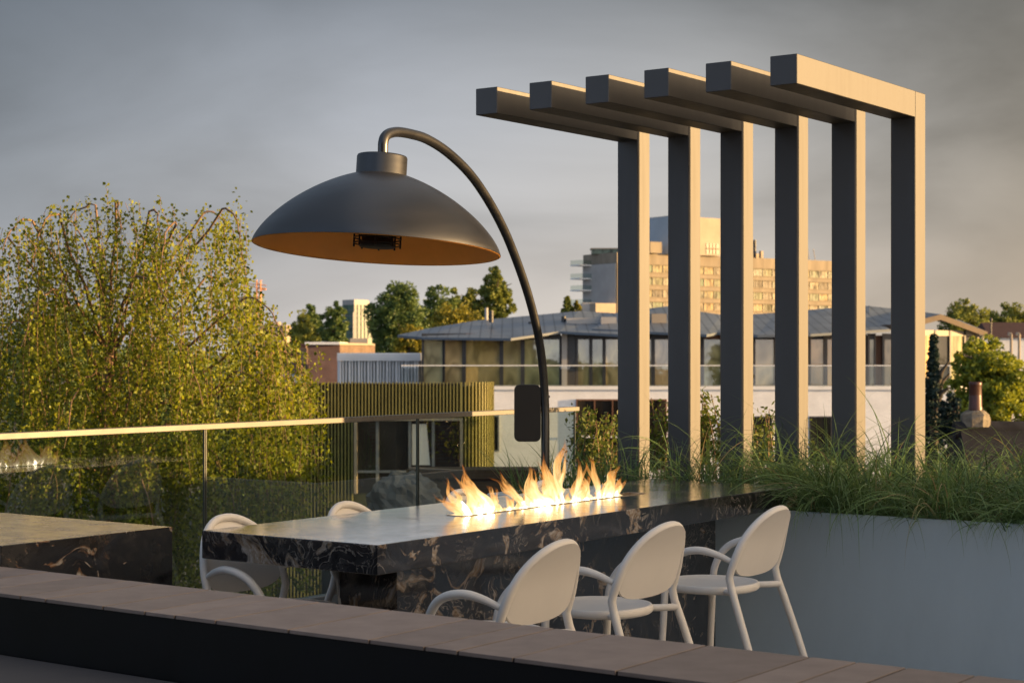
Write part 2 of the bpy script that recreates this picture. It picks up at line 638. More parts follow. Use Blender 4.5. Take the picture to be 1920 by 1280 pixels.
pbr('roof_tile_red', (.055, .024, .022), .8, var=.3, vscale=3)
pbr('bark', (.16, .10, .06), .85, var=.4, vscale=14)
pbr('bark_dark', (.05, .04, .03), .9, var=.3, vscale=3)
pbr('pale_stone', (.30, .25, .19), .8, var=.12, vscale=.3)
pbr('crane_orange', (.55, .25, .10), .6, var=.1)
pbr('shade_blue_grey', (.30, .35, .40), .6, var=.08, vscale=.3)
stripemat('zinc_roof', (.125, .152, .19), (.05, .062, .08), .55, 'X', .06, .45)
pbr('zinc_plain', (.085, .108, .138), .55, var=.1, vscale=.6)
pbr('hotel_trim', (.17, .14, .10), .8, var=.1, vscale=.4)
pbr('roof_soffit', (.06, .042, .03), .8, var=.15)
leafmat('birch_leaf', (.045, .075, .010), (.29, .325, .036), .48)
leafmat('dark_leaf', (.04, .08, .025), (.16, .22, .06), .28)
leafmat('mid_leaf', (.065, .095, .022), (.25, .28, .06), .34)
leafmat('garden_leaf', (.07, .11, .02), (.33, .37, .05), .4)
leafmat('gold_leaf', (.09, .10, .015), (.34, .31, .045), .36)
leafmat('spruce_leaf', (.010, .022, .016), (.035, .06, .048), .1)
leafmat('grass_leaf', (.05, .095, .035), (.20, .32, .12), .3, .38, dry=(.34, .27, .14))
leafmat('shrub_leaf', (.04, .075, .014), (.16, .20, .04), .35)
flamemat('flame')


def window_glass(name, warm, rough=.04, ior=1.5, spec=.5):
    """tinted pane: some mirror, with room tones and reflected warmth put into the colour"""
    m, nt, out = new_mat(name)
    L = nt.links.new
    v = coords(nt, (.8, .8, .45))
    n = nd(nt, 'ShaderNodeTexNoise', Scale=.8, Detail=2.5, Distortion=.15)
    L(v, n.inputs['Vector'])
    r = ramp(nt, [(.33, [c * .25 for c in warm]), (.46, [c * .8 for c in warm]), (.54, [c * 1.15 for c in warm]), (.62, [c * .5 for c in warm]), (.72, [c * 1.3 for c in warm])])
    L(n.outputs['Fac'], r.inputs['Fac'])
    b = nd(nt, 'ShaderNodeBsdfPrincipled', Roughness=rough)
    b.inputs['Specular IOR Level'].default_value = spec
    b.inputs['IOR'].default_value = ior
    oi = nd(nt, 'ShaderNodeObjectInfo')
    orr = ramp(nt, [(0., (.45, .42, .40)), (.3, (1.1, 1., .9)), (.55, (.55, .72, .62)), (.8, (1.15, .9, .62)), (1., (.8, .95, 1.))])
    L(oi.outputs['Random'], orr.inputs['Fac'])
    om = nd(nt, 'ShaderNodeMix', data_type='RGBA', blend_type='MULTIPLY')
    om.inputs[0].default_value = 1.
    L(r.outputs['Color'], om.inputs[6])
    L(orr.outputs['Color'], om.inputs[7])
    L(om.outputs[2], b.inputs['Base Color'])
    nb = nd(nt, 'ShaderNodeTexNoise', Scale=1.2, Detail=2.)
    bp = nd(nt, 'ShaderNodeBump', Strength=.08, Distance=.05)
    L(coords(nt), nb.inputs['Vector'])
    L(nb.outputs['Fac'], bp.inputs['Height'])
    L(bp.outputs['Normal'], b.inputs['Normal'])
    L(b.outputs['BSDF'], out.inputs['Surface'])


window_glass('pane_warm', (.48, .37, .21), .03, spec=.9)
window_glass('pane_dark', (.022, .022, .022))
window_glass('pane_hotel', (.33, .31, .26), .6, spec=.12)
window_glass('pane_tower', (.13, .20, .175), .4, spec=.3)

# ------------------------------------------------------------------ light and sky
SUN_AZ, SUN_EL = R(-6.0), R(5.0)          # azimuth from +X towards +Y
sdir = Vector((math.cos(SUN_EL) * math.cos(SUN_AZ), math.cos(SUN_EL) * math.sin(SUN_AZ), math.sin(SUN_EL)))
sl = bpy.data.lights.new('sun', 'SUN')
sl.energy = 5.0
sl.angle = R(.5)
sl.color = (1., .62, .26)
so = bpy.data.objects.new('sun', sl)
COL.objects.link(so)
so.rotation_euler = sdir.to_track_quat('Z', 'Y').to_euler()

wd = bpy.data.worlds.new('World')
SC.world = wd
wd.use_nodes = True
nt = wd.node_tree
nt.nodes.clear()
L = nt.links.new
wo = nt.nodes.new('ShaderNodeOutputWorld')
bg = nd(nt, 'ShaderNodeBackground', Strength=.52)
L(bg.outputs[0], wo.inputs['Surface'])
sky = nt.nodes.new('ShaderNodeTexSky')
sky.sky_type = 'NISHITA'
sky.sun_disc = False
sky.sun_elevation = SUN_EL
sky.sun_rotation = R(96)
sky.air_density = 1.5
sky.dust_density = 3.
tc = nt.nodes.new('ShaderNodeTexCoord')
sp = nt.nodes.new('ShaderNodeSeparateXYZ')
L(tc.outputs['Generated'], sp.inputs[0])
# stretched cloud noise
mp = nt.nodes.new('ShaderNodeMapping')
mp.inputs['Scale'].default_value = (3.0, 3.0, 9.0)
mp.inputs['Rotation'].default_value = (0, R(-14), 0)
mp.inputs['Location'].default_value = (.35, 0, .2)
L(tc.outputs['Generated'], mp.inputs['Vector'])
cn = nd(nt, 'ShaderNodeTexNoise', Scale=1., Detail=7., Roughness=.52, Distortion=.5)
L(mp.outputs['Vector'], cn.inputs['Vector'])
# cloud deck colour by height: pale and warm at the horizon, slate blue above
hz = ramp(nt, [(0., (.54, .485, .435)), (.035, (.51, .48, .45)), (.075, (.405, .402, .405)), (.13, (.300, .310, .332)),
               (.20, (.180, .194, .220)), (.42, (.25, .29, .35)), (1., (.31, .34, .39))])
L(sp.outputs['Z'], hz.inputs['Fac'])
# brownish, darker cloud towards the right, bluer to the left
az = nd(nt, 'ShaderNodeMapRange')
az.inputs['From Min'].default_value = -.30
az.inputs['From Max'].default_value = .34
L(sp.outputs['X'], az.inputs['Value'])
azc = ramp(nt, [(0., (.53, .585, .65)), (.35, (1.0, 1.02, 1.05)), (.62, (1.02, .99, .94)), (1., (.62, .53, .41))])
L(az.outputs['Result'], azc.inputs['Fac'])
mul = nd(nt, 'ShaderNodeMix', data_type='RGBA', blend_type='MULTIPLY')
mul.inputs[0].default_value = 1.
L(hz.outputs['Color'], mul.inputs[6])
L(azc.outputs['Color'], mul.inputs[7])
cr = ramp(nt, [(.30, .68), (.5, 1.0), (.68, 1.22)])
L(cn.outputs['Fac'], cr.inputs['Fac'])
mul2 = nd(nt, 'ShaderNodeMix', data_type='RGBA', blend_type='MULTIPLY')
mul2.inputs[0].default_value = 1.
L(mul.outputs[2], mul2.inputs[6])
L(cr.outputs['Color'], mul2.inputs[7])
# low cumulus bank at the right horizon
mp2 = nt.nodes.new('ShaderNodeMapping')
mp2.inputs['Scale'].default_value = (11., 11., 26.)
L(tc.outputs['Generated'], mp2.inputs['Vector'])
cn2 = nd(nt, 'ShaderNodeTexNoise', Scale=1., Detail=8., Roughness=.5)
L(mp2.outputs['Vector'], cn2.inputs['Vector'])
bank = nd(nt, 'ShaderNodeMapRange', clamp=True)
bank.inputs['From Min'].default_value = .06
bank.inputs['From Max'].default_value = .015
L(sp.outputs['Z'], bank.inputs['Value'])
bs = nd(nt, 'ShaderNodeMath', operation='ADD')
L(cn2.outputs['Fac'], bs.inputs[0])
bk = nd(nt, 'ShaderNodeMath', operation='MULTIPLY')
bk.inputs[1].default_value = .13
L(bank.outputs['Result'], bk.inputs[0])
L(bk.outputs[0], bs.inputs[1])
br = ramp(nt, [(.555, 0.), (.60, .75), (.72, .55)])
L(bs.outputs[0], br.inputs['Fac'])
azr = nd(nt, 'ShaderNodeMapRange', clamp=True)
azr.inputs['From Min'].default_value = .20
azr.inputs['From Max'].default_value = .27
L(sp.outputs['X'], azr.inputs['Value'])
bf = nd(nt, 'ShaderNodeMath', operation='MULTIPLY')
L(br.outputs['Color'], bf.inputs[0])
bfm = nd(nt, 'ShaderNodeMath', operation='MULTIPLY')
L(azr.outputs['Result'], bfm.inputs[0])
L(bank.outputs['Result'], bfm.inputs[1])
L(bfm.outputs[0], bf.inputs[1])
mx3 = nd(nt, 'ShaderNodeMix', data_type='RGBA')
L(bf.outputs[0], mx3.inputs[0])
# brighter open sky behind the viewer
dt2 = nd(nt, 'ShaderNodeVectorMath', operation='DOT_PRODUCT')
L(tc.outputs['Generated'], dt2.inputs[0])
dt2.inputs[1].default_value = (-.25, -.97, 0)
bb2 = ramp(nt, [(.05, 0.), (.6, 1.)])
L(dt2.outputs['Value'], bb2.inputs['Fac'])
bbz = ramp(nt, [(.22, 1.), (.5, .18)])
L(sp.outputs['Z'], bbz.inputs['Fac'])
bbm = nd(nt, 'ShaderNodeMath', operation='MULTIPLY')
L(bb2.outputs['Color'], bbm.inputs[0])
L(bbz.outputs['Color'], bbm.inputs[1])
bbs = nd(nt, 'ShaderNodeCombineXYZ')
for q, tint_ in enumerate((.86, 1.0, 1.18)):
    bq = nd(nt, 'ShaderNodeMath', operation='MULTIPLY_ADD')     # bluer the brighter that part is
    bq.inputs[1].default_value = 3.1 * tint_
    bq.inputs[2].default_value = 1.
    L(bbm.outputs[0], bq.inputs[0])
    L(bq.outputs[0], bbs.inputs[q])
mulb = nd(nt, 'ShaderNodeMix', data_type='RGBA', blend_type='MULTIPLY')
mulb.inputs[0].default_value = 1.
L(mul2.outputs[2], mulb.inputs[6])
L(bbs.outputs[0], mulb.inputs[7])
L(mulb.outputs[2], mx3.inputs[6])
mx3.inputs[7].default_value = (.24, .205, .165, 1)
# glow of the low sun through the cloud
dt = nd(nt, 'ShaderNodeVectorMath', operation='DOT_PRODUCT')
L(tc.outputs['Generated'], dt.inputs[0])
dt.inputs[1].default_value = Vector((math.cos(R(-14)), math.sin(R(-14)), .06)).normalized()
mxx = nd(nt, 'ShaderNodeMath', operation='MAXIMUM')
mxx.inputs[1].default_value = 0.
L(dt.outputs['Value'], mxx.inputs[0])
pw = nd(nt, 'ShaderNodeMath', operation='POWER')
pw.inputs[1].default_value = 4.
L(mxx.outputs[0], pw.inputs[0])
gl = nd(nt, 'ShaderNodeMix', data_type='RGBA')
L(pw.outputs[0], gl.inputs[0])
gl.inputs[6].default_value = (0, 0, 0, 1)
gl.inputs[7].default_value = (2.4, 1.70, 1.02, 1)
# the clear part of the sky behind the cloud
sk = nd(nt, 'ShaderNodeVectorMath', operation='SCALE')
sk.inputs['Scale'].default_value = .08
L(sky.outputs['Color'], sk.inputs[0])
mx4 = nd(nt, 'ShaderNodeMix', data_type='RGBA')
mx4.inputs[0].default_value = .88
L(sk.outputs[0], mx4.inputs[6])
L(mx3.outputs[2], mx4.inputs[7])
ad4 = nd(nt, 'ShaderNodeMix', data_type='RGBA', blend_type='ADD')
ad4.inputs[0].default_value = 1.
L(mx4.outputs[2], ad4.inputs[6])
L(gl.outputs[2], ad4.inputs[7])
L(ad4.outputs[2], bg.inputs['Color'])

# ------------------------------------------------------------------ camera
cd = bpy.data.cameras.new('camera')
co = bpy.data.objects.new('camera', cd)
COL.objects.link(co)
co.location = (0, 0, EYE)
co.rotation_euler = (PI / 2, 0, 0)
cd.sensor_width = 36
cd.lens = F / 1920 * 36
cd.shift_y = (HY - 640) / 1920
cd.clip_end = 9000
cd.clip_start = .05
cd.dof.use_dof = True
cd.dof.focus_distance = 8.2
cd.dof.aperture_fstop = 6.3
SC.camera = co
SC.view_settings.view_transform = 'Standard'
SC.view_settings.look = 'None'
SC.view_settings.exposure = 1.5
SC.view_settings.gamma = 1
SC.cycles.use_denoising = True
SC.cycles.max_bounces = 10
SC.cycles.transparent_max_bounces = 24
SC.cycles.sample_clamp_indirect = 4.

# ------------------------------------------------------------------ setting
GZ = -9.0
FZ = -.20                                 # terrace floor
o = MB().box((-2500, 2500), (-300, 5000), (GZ - .5, GZ)).build('ground', 'ground_mix')
tag(o, 'ground of the town far below the terrace', 'ground', kind='structure')

RAIL0 = PZ(0, 812.1, 1.10)                # top outer edge of the rail at the left picture edge
RAIL0 = Vector((RAIL0.x, RAIL0.y, 0))


def on_line(o_, d, px):
    u = (px - 960) / F
    s = (u * o_.y - o_.x) / (d.x - u * d.y)
    return o_ + d * s


mb = MB()
# deck slab: everything on this side of the glass
g0 = RAIL0 - D2 * 9
mb.obox(g0, (-.12, 22), (-14, .08), (GZ, FZ), D2, D1, UP)
o = mb.build('terrace_floor', 'floor_grey')
tag(o, 'grey paved floor of the roof terrace', 'floor', kind='structure')
# ------------------------------------------------------------------ fire table
B0 = Vector((-.525, 6.738, 0))
TW, TL, TT, TZ = .963, 3.673, .118, .75
tbl = thing('fire_table', 'long black marble dining table with gold veins and a fire slot in its top', 'table', B0 + D2 * TL / 2 + D1 * TW / 2)
s0, s1 = 1.13, 2.74
c0, c1 = TW / 2 - .055, TW / 2 + .055
mb = MB()
# slab = ring of four blocks butted round the slot
e = .004
mb2 = MB()


def slab_with_slot(mb, L_, W_, z0, z1, a0, a1, b0, b1, bev):
    vs, fs = [], []
    outer = [(0, 0), (L_, 0), (L_, W_), (0, W_)]
    inner = [(a0, b0), (a1, b0), (a1, b1), (a0, b1)]

    def P(p, z, inset=0.):
        x = min(max(p[0], inset), L_ - inset)
        y = min(max(p[1], inset), W_ - inset)
        return B0 + D2 * x + D1 * y + UP * z
    lv = [[P(p, z0 + bev, 0) for p in outer], [P(p, z1 - bev, 0) for p in outer], [P(p, z1, bev) for p in outer], [P(p, z0, bev) for p in outer]]
    it = [P(p, z1) for p in inner]
    ib = [P(p, z1 - .05) for p in inner]
    V = lv[0] + lv[1] + lv[2] + lv[3] + it + ib
    q = []
    for i in range(4):
        j = (i + 1) % 4
        q += [(i, j, 4 + j, 4 + i), (4 + i, 4 + j, 8 + j, 8 + i), (8 + i, 8 + j, 16 + j, 16 + i), (12 + j, 12 + i, i, j),
              (16 + i, 16 + j, 20 + j, 20 + i)]
    q += [(12, 13, 14, 15), (20, 21, 22, 23)]
    mb.add(V, q)


slab_with_slot(mb, TL, TW, TZ - TT, TZ, s0, s1, c0, c1, .003)
mb.build('tabletop', 'black_marble', tbl)
mb = MB()
mb.obox(B0 + D2 * .51 + D1 * .32, (0, 2.80), (0, .323), (FZ + .002, TZ - TT - .002), D2, D1, UP, bev=.003)
mb.build('pedestal', 'black_marble', tbl)
mb = MB()
w = .010
zt = TZ + .003
for (a, b) in (((s0 + .002, s1 - .002), (c0 + .002, c0 + w)), ((s0 + .002, s1 - .002), (c1 - w, c1 - .002)),
               ((s0 + .002, s0 + w), (c0 + w, c1 - w)), ((s1 - w, s1 - .002), (c0 + w, c1 - w))):
    mb.obox(B0, a, b, (TZ - .046, zt), D2, D1, UP, bev=.001)
mb.obox(B0, (s0 + w, s1 - w), (c0 + w, c1 - w), (TZ - .046, TZ - .034), D2, D1, UP)
# burner pipe with jets
mb.tube([B0 + D2 * (s0 + .03) + D1 * TW / 2 + UP * (TZ - .022), B0 + D2 * (s1 - .03) + D1 * TW / 2 + UP * (TZ - .022)], .011, 10)
mb.build('burner_tray', 'burner_steel', tbl)

# flames: twisted, tapering tongues that follow the slot
fire = thing('fire', 'row of orange gas flames rising from the slot in the black marble table', 'fire', B0 + D2 * 1.85 + D1 * TW / 2 + UP * (TZ - .01))


def tongue(spine, width, thick, seed, nseg=26, ns=14, heat0=0., heat1=1.):
    """spine: control points (world); lens-shaped section that flickers and frays"""
    rr = random.Random(seed)
    pts = [Vector(p) for p in spine]
    # Catmull-Rom
    ext = [pts[0] * 2 - pts[1]] + pts + [pts[-1] * 2 - pts[-2]]
    sp_ = []
    for i in range(1, len(ext) - 2):
        m = nseg // (len(pts) - 1) + 1
        for k in range(m):
            t = k / m
            a, b, c, d = ext[i - 1], ext[i], ext[i + 1], ext[i + 2]
            sp_.append(.5 * ((2 * b) + (c - a) * t + (2 * a - 5 * b + 4 * c - d) * t * t + (3 * b - a - 3 * c + d) * t ** 3))
    sp_.append(pts[-1])
    n = len(sp_)
    ph = [rr.uniform(0, 6.28) for _ in range(6)]
    vs, heat, flow = [], [], []
    for i, p in enumerate(sp_):
        t = i / (n - 1)
        w = width * ((1 - t) ** .75 * (.62 + .55 * math.sin(PI * min(1, t * 1.35 + .18))) + .01)
        w *= 1 + .22 * math.sin(9 * t + ph[0]) + .12 * math.sin(17 * t + ph[1])
        th = thick * (1 - t) ** .6 * (1 + .3 * math.sin(7 * t + ph[2])) + .0012
        tw = .5 * math.sin(3 * t + ph[3])
        tan = (sp_[min(i + 1, n - 1)] - sp_[max(i - 1, 0)]).normalized()
        u = D2 * math.cos(tw) + D1 * math.sin(tw)
        u = (u - tan * u.dot(tan)).normalized()
        v = tan.cross(u)
        off = u * (width * .10 * t * math.sin(11 * t + ph[4]))
        for k in range(ns):
            a = 2 * PI * k / ns
            ca, sa = math.cos(a), math.sin(a)
            vs.append(p + off + u * w * .5 * ca * (1 + .12 * math.sin(13 * t + ph[5]) * (1 if ca > 0 else -1)) + v * th * sa * (1 - .55 * abs(ca)))
            heat.append(heat0 + (heat1 - heat0) * t)
            flow.append((ca * .5 + seed * 1.7, t * 2.2 + seed * .37, sa * .2))
    fs = []
    for i in range(n - 1):
        for k in range(ns):
            fs.append((i * ns + k, i * ns + (k + 1) % ns, (i + 1) * ns + (k + 1) % ns, (i + 1) * ns + k))
    mb = MB().add(vs, fs, 0, True)
    o = mb.build('flame', 'flame', fire)
    me = o.data
    a = me.attributes.new('rise', 'FLOAT', 'POINT')
    a.data.foreach_set('value', heat)
    b = me.attributes.new('flow', 'FLOAT_VECTOR', 'POINT')
    b.data.foreach_set('vector', [c for f in flow for c in f])
    return o


def fpt(s, z, lean=0., off=0.):
    return B0 + D2 * (s + lean) + D1 * (TW / 2 + off) + UP * (TZ - .015 + z)


# (foot along slot, width, height, lean of the tip along slot, middle bend, cross offset)
TONGUES = [
    (1.20, .13, .115, -.17, -.06, .00), (1.24, .10, .20, -.16, -.10, .01), (1.33, .15, .245, -.16, -.05, .0),
    (1.42, .10, .15, -.07, .01, -.01), (1.47, .10, .075, -.06, .0, .01), (1.56, .09, .09, -.07, .02, .0),
    (1.68, .14, .20, -.20, -.05, .01), (1.78, .15, .235, -.07, -.05, -.01), (1.90, .12, .21, -.05, .02, .01),
    (2.02, .16, .345, .02, -.05, .0), (1.99, .10, .27, -.10, -.05, .02), (2.10, .11, .235, .04, .05, -.01),
    (2.17, .10, .13, .0, .03, .0), (2.25, .09, .16, -.05, .01, .01), (2.36, .12, .245, -.10, -.02, .0),
    (2.42, .10, .16, .02, .03, -.01), (2.47, .12, .185, .12, .0, .01), (2.52, .10, .11, .05, .03, 0.),
]
for i, (s, w, h, ln, bd, of) in enumerate(TONGUES):
    sp_ = [fpt(s, 0, 0, of * .5), fpt(s, h * .25, bd * .5, of), fpt(s, h * .55, bd + ln * .25, of), fpt(s, h * .82, ln * .65 + bd * .4, of * 1.5), fpt(s, h * 1.02, ln, of * 2)]
    tongue(sp_, w * .95, .022, i + 1)
    for q in (0, 1) if h > .18 else (i % 2,):                       # side licks that break away from the body
        t_ = .35 + .25 * q
        g = (-1) ** (i + q)
        tongue([fpt(s + bd * t_, h * t_ * .5, 0, of), fpt(s + bd * t_, h * t_ * .8, g * w * .22 + ln * .2, of), fpt(s + bd, h * (t_ + .12), g * w * .42 + ln * .4, of), fpt(s + bd, h * (t_ + .32), g * w * .40 + ln * .85, of * 1.5)],
               w * .42, .014, 70 + 2 * i + q, 16, 10, .25, 1.)
rr = random.Random(5)
for i in range(16):
    s = 1.18 + i * .089 + rr.uniform(-.02, .02)
    h = rr.uniform(.05, .10)
    ln = rr.uniform(-.06, .02)
    of = rr.uniform(-.02, .02)
    tongue([fpt(s, -.005, 0, of), fpt(s, h * .4, ln * .1, of), fpt(s, h, ln, of)], rr.uniform(.07, .11), .022, 40 + i, 12, 10, 0., .75)

# marble counter at the left
CZ = .73
K0 = PZ(323.8, 987.1, CZ)
K0 = Vector((K0.x, K0.y, 0))
mb = MB()
mb.obox(K0, (-.925, 0), (0, 1.30), (FZ + .002, CZ), D2, D1, UP, bev=.003)
o = mb.build('marble_counter', 'brown_marble')
tag(o, 'brown veined marble counter block beside the glass at the left edge', 'counter')

# ------------------------------------------------------------------ chairs
def catmull(pts, m):
    pts = [Vector(p) for p in pts]
    ext = [pts[0] * 2 - pts[1]] + pts + [pts[-1] * 2 - pts[-2]]
    out = []
    for i in range(1, len(ext) - 2):
        a, b, c, d = ext[i - 1], ext[i], ext[i + 1], ext[i + 2]
        for k in range(m):
            t = k / m
            out.append(.5 * ((2 * b) + (c - a) * t + (2 * a - 5 * b + 4 * c - d) * t * t + (3 * b - a - 3 * c + d) * t ** 3))
    return out + [pts[-1]]


def chair_master(label):
    c = thing('dining_chair', label, 'chair', (0, 0, 0), 'pale moulded armchairs round the fire table')
    rt = .0175
    hoop = []

    def hy(z):
        return -.205 - .11 * max(0, (z - .46)) / .33 - .05 * max(0, (z - .60) / .2) ** 2
    A = []
    nH = 26
    for k in range(nH + 1):
        t = PI * k / nH
        cx, sz = math.cos(t), math.sin(t)
        ex = 2 / 2.1
        x = -.240 * math.copysign(abs(cx) ** ex, cx)
        z = .50 + .275 * abs(sz) ** ex
        A.append((x, hy(z), z))
    left = [(-.281, -.412, FZ), (-.270, -.365, .0), (-.258, -.315, .16), (-.248, -.255, .33), (-.241, -.222, .42), (-.240, -.210, .47)]
    path = left + A + [(-x, y, z) for x, y, z in reversed(left)]
    MB().tube(path, rt, 12, ref=(0, 1, 0)).build('back_frame', 'chair_plastic', c)
    # moulded back shell
    mb = MB()
    nu, nv = 16, 12
    vs = [[], []]
    for side, off in ((0, -.006), (1, .006)):
        for j in range(nv + 1):
            for i in range(nu + 1):
                u = -1 + 2 * i / nu
                x = .233 * math.sin(u * PI / 2 * .985) 
                xx = min(.9999, abs(x) / .240)
                ztop = .50 + .275 * (1 - xx ** 2.1) ** (1 / 2.1)
                zbot = .462 + .085 * abs(u) ** 2.6
                ztop = max(ztop, zbot + .002)
                z = zbot + (ztop - zbot) * j / nv
                y = hy(z) - .020 * (1 - u * u) + off
                vs[side].append((x, y, z))
    n1 = nu + 1
    fs = []
    for j in range(nv):
        for i in range(nu):
            a = j * n1 + i
            fs.append((a, a + 1, a + n1 + 1, a + n1))
    mb.add(vs[0], fs, 0, True)
    mb.add(vs[1], [tuple(reversed(f)) for f in fs], 0, True)
    rim = [i for i in range(n1)]
    mb.add([vs[0][i] for i in rim] + [vs[1][i] for i in rim], [(i, i + 1, n1 + i + 1, n1 + i) for i in range(nu)], 0, True)
    mb.build('back_shell', 'chair_plastic', c)
    # seat: rounded disc with a rolled rim
    mb = MB()
    n = 48
    rings = [(0, .409), (.60, .409), (.88, .411), (.93, .416), (.965, .417), (.99, .410), (1., .398), (.99, .386), (.95, .378), (.85, .380), (0, .382)]
    vs = []
    for r, z in rings:
        for k in range(n):
            a = 2 * PI * k / n
            ca, sa = math.cos(a), math.sin(a)
            e2 = 2 / 2.25
            vs.append((.222 * r * math.copysign(abs(ca) ** e2, ca), .01 + .225 * r * math.copysign(abs(sa) ** e2, sa), z))
    fs = []
    for i in range(len(rings) - 1):
        for k in range(n):
            fs.append((i * n + k, i * n + (k + 1) % n, (i + 1) * n + (k + 1) % n, (i + 1) * n + k))
    mb.add(vs, fs, 0, True)
    mb.build('seat', 'chair_plastic', c)
    for s in (-1, 1):
        # arm that runs on down as front leg
        arm = catmull([(s * .236, -.214, .548), (s * .252, -.155, .574), (s * .266, -.085, .590), (s * .270, -.015, .584), (s * .264, .05, .556), (s * .252, .095, .505), (s * .243, .118, .445), (s * .240, .126, .385)], 4)
        MB().tube(arm, [.013 + .0048 * min(1, i / 7) for i in range(len(arm))], 12).build('arm', 'chair_plastic', c)
        leg = [(s * .240, .126, .385), (s * .243, .135, .2), (s * .248, .146, 0), (s * .252, .153, FZ)]
        MB().tube(leg, [.0175, .0165, .0155, .015], 12).build('leg', 'chair_plastic', c)
        MB().tube([(s * .15, -.14, .392), (s * .19, -.20, .394), (s * .238, -.235, .394)], .0155, 10).build('bracket', 'chair_plastic', c)
        MB().tube([(s * .17, .10, .392), (s * .240, .122, .392)], .0145, 10).build('bracket', 'chair_plastic', c)
    return c


def face_rz(d):
    return math.atan2(d.y, d.x) - PI / 2


LAB = [
    'pale armchair nearest the wooden ledge, its whole left arm showing',
    'middle pale armchair of the three on the near side of the table',
    'pale armchair on the near side beside the white planter',
    'pale armchair tucked under the far side at the table end nearest the counter',
    'second pale armchair along the far side, its back rim above the marble',
    'pale armchair on the far side showing behind the left flames',
    'pale armchair on the far side hidden behind the right flames',
]
ch = chair_master(LAB[0])
near = [(-.092, 6.769), (.388, 7.474), (.955, 8.214)]
JIT = [.03, -.02, .02, .0, .04, -.03, .05]
for i, (x, y) in enumerate(near):
    if i == 0:
        ch.location = (x, y, 0)
        ch.rotation_euler = (0, 0, face_rz(D1) + JIT[0])
    else:
        dup(ch, (x, y, 0), face_rz(D1) + JIT[i], LAB[i])
A0 = B0 + D1 * TW
for i, s in enumerate((.285, 1.095, 1.99, 2.78)):
    p = A0 + D2 * s + D1 * (.10 - .30)
    dup(ch, (p.x, p.y, 0), face_rz(-D1) + JIT[3 + i], LAB[3 + i])

# ------------------------------------------------------------------ pergola
Q0 = Vector((2.409, 10.314, 0))
PS, PP, PLN, PT = .1567, .3872, 1.742, 3.0624
pg = thing('pergola_frame', 'x', 'pergola frame', Q0, 'six dark metal pergola frames standing in the planter')
mb = MB()
O = Vector((0, 0, 0)) + Q0
mb.obox(O, (0, PS), (0, PS), (.35, PT), D2, D1, UP, bev=.004)
mb.build('post', 'bronze_metal', pg)
mb = MB()
mb.obox(O, (-(PLN - PS), -.0006), (0, PS), (PT - PS, PT), D2, D1, UP, bev=.003)
mb.build('beam', 'bronze_metal', pg)
PL = ['dark metal pergola frame nearest on the right, one whole beam side gold with sun',
      'second dark pergola frame counted from the right-hand gold one',
      'third dark pergola frame counted from the right-hand gold one',
      'third dark pergola frame counted from the lamp side',
      'second dark pergola frame counted from the lamp side, in front of the hotel roof box',
      'dark pergola frame nearest the arc lamp, at the left end of the row']
pg['label'] = PL[0]
for k in range(1, 6):
    dup(pg, Q0 + D1 * PP * k, 0, PL[k])

# ------------------------------------------------------------------ arc heater lamp
LY = 8.7
dc = W(706.5, 468, LY)
pole_base = W(1022, 885, 10.7)
lamp = thing('patio_heater', 'tall black arc lamp heater with wide dome shade hanging over the fire table', 'patio heater', (pole_base.x, pole_base.y, .5))
M = Matrix.Translation(dc) @ Matrix.Rotation(R(3.1), 4, 'Y') @ Matrix.Rotation(R(-3.6), 4, 'X')
Rr, Hh = .626, .372
outp = []
for i in range(33):
    t = i / 32
    h = Hh * t
    r = Rr * max(0, 1 - (h / .403) ** 1.4) ** .63
    outp.append((max(r, .12), h))
outp = [p for i, p in enumerate(outp) if i == 0 or p[0] > .125]
th = .006
inp = [(max(.02, r - th), h - th * .6) for r, h in reversed(outp)]
mb = MB()
mb.lathe(outp + [(.118, Hh * .99), (.02, Hh * .992)], 96, 0, M)
mb.build('dome_shade', 'lamp_metal', lamp)
mb = MB()
mb.lathe([(Rr - .0005, -.001), (Rr - th, -.001)] + [(p[0], p[1]) for p in reversed(inp)] + [(.02, Hh - .01)], 96, 0, M)
mb.build('copper_lining', 'lamp_inside', lamp)
mb = MB()
mb.lathe([(.145, Hh * .955), (.133, Hh * .985), (.128, Hh * 1.01), (.128, .468), (.124, .476), (.03, .479), (.001, .479)], 64, 0, M)
mb.build('dome_cap', 'lamp_metal', lamp)
mb = MB()
mb.lathe([(.001, .012), (.088, .012), (.092, .018), (.092, .03), (.08, .035), (.08, .10), (.001, .10)], 40, 0, M)
for zz in (.028, .055, .082, .11):
    ring = [(.117 + .004 * math.cos(a), zz + .0035 * math.sin(a)) for a in [2 * PI * q / 6 for q in range(6)]]
    mb.lathe(ring, 40, 0, M, closed=True)
for q in range(8):
    a = 2 * PI * q / 8
    p0 = M @ Vector((.117 * math.cos(a), .117 * math.sin(a), .01))
    p1 = M @ Vector((.117 * math.cos(a), .117 * math.sin(a), .2))
    mb.tube([p0, p1], .005, 6)
mb.lathe([(.05, .1), (.05, .3)], 24, 0, M)
mb.build('burner_cage', 'heater_black', lamp)
armpx = [(718, 293), (718, 279), (718.5, 268), (721, 258.5), (727, 252), (737, 248.5), (750, 248), (772, 252), (800, 261), (838, 285), (880, 325), (915, 375), (945, 431), (968, 487),
         (988, 545), (1003, 600), (1013, 650), (1019, 705), (1022, 760), (1022.5, 825), (1022.5, 900)]
X0, Y0 = (718 - 960) / F * LY, LY
X1, Y1 = pole_base.x, pole_base.y
pts = []
for px, py in armpx:
    u = (min(px, 1022) - 960) / F
    tt = (u * Y0 - X0) / ((X1 - X0) - u * (Y1 - Y0))
    tt = min(tt, 1.)
    Y = Y0 + tt * (Y1 - Y0)
    pts.append(W(px, py, Y))
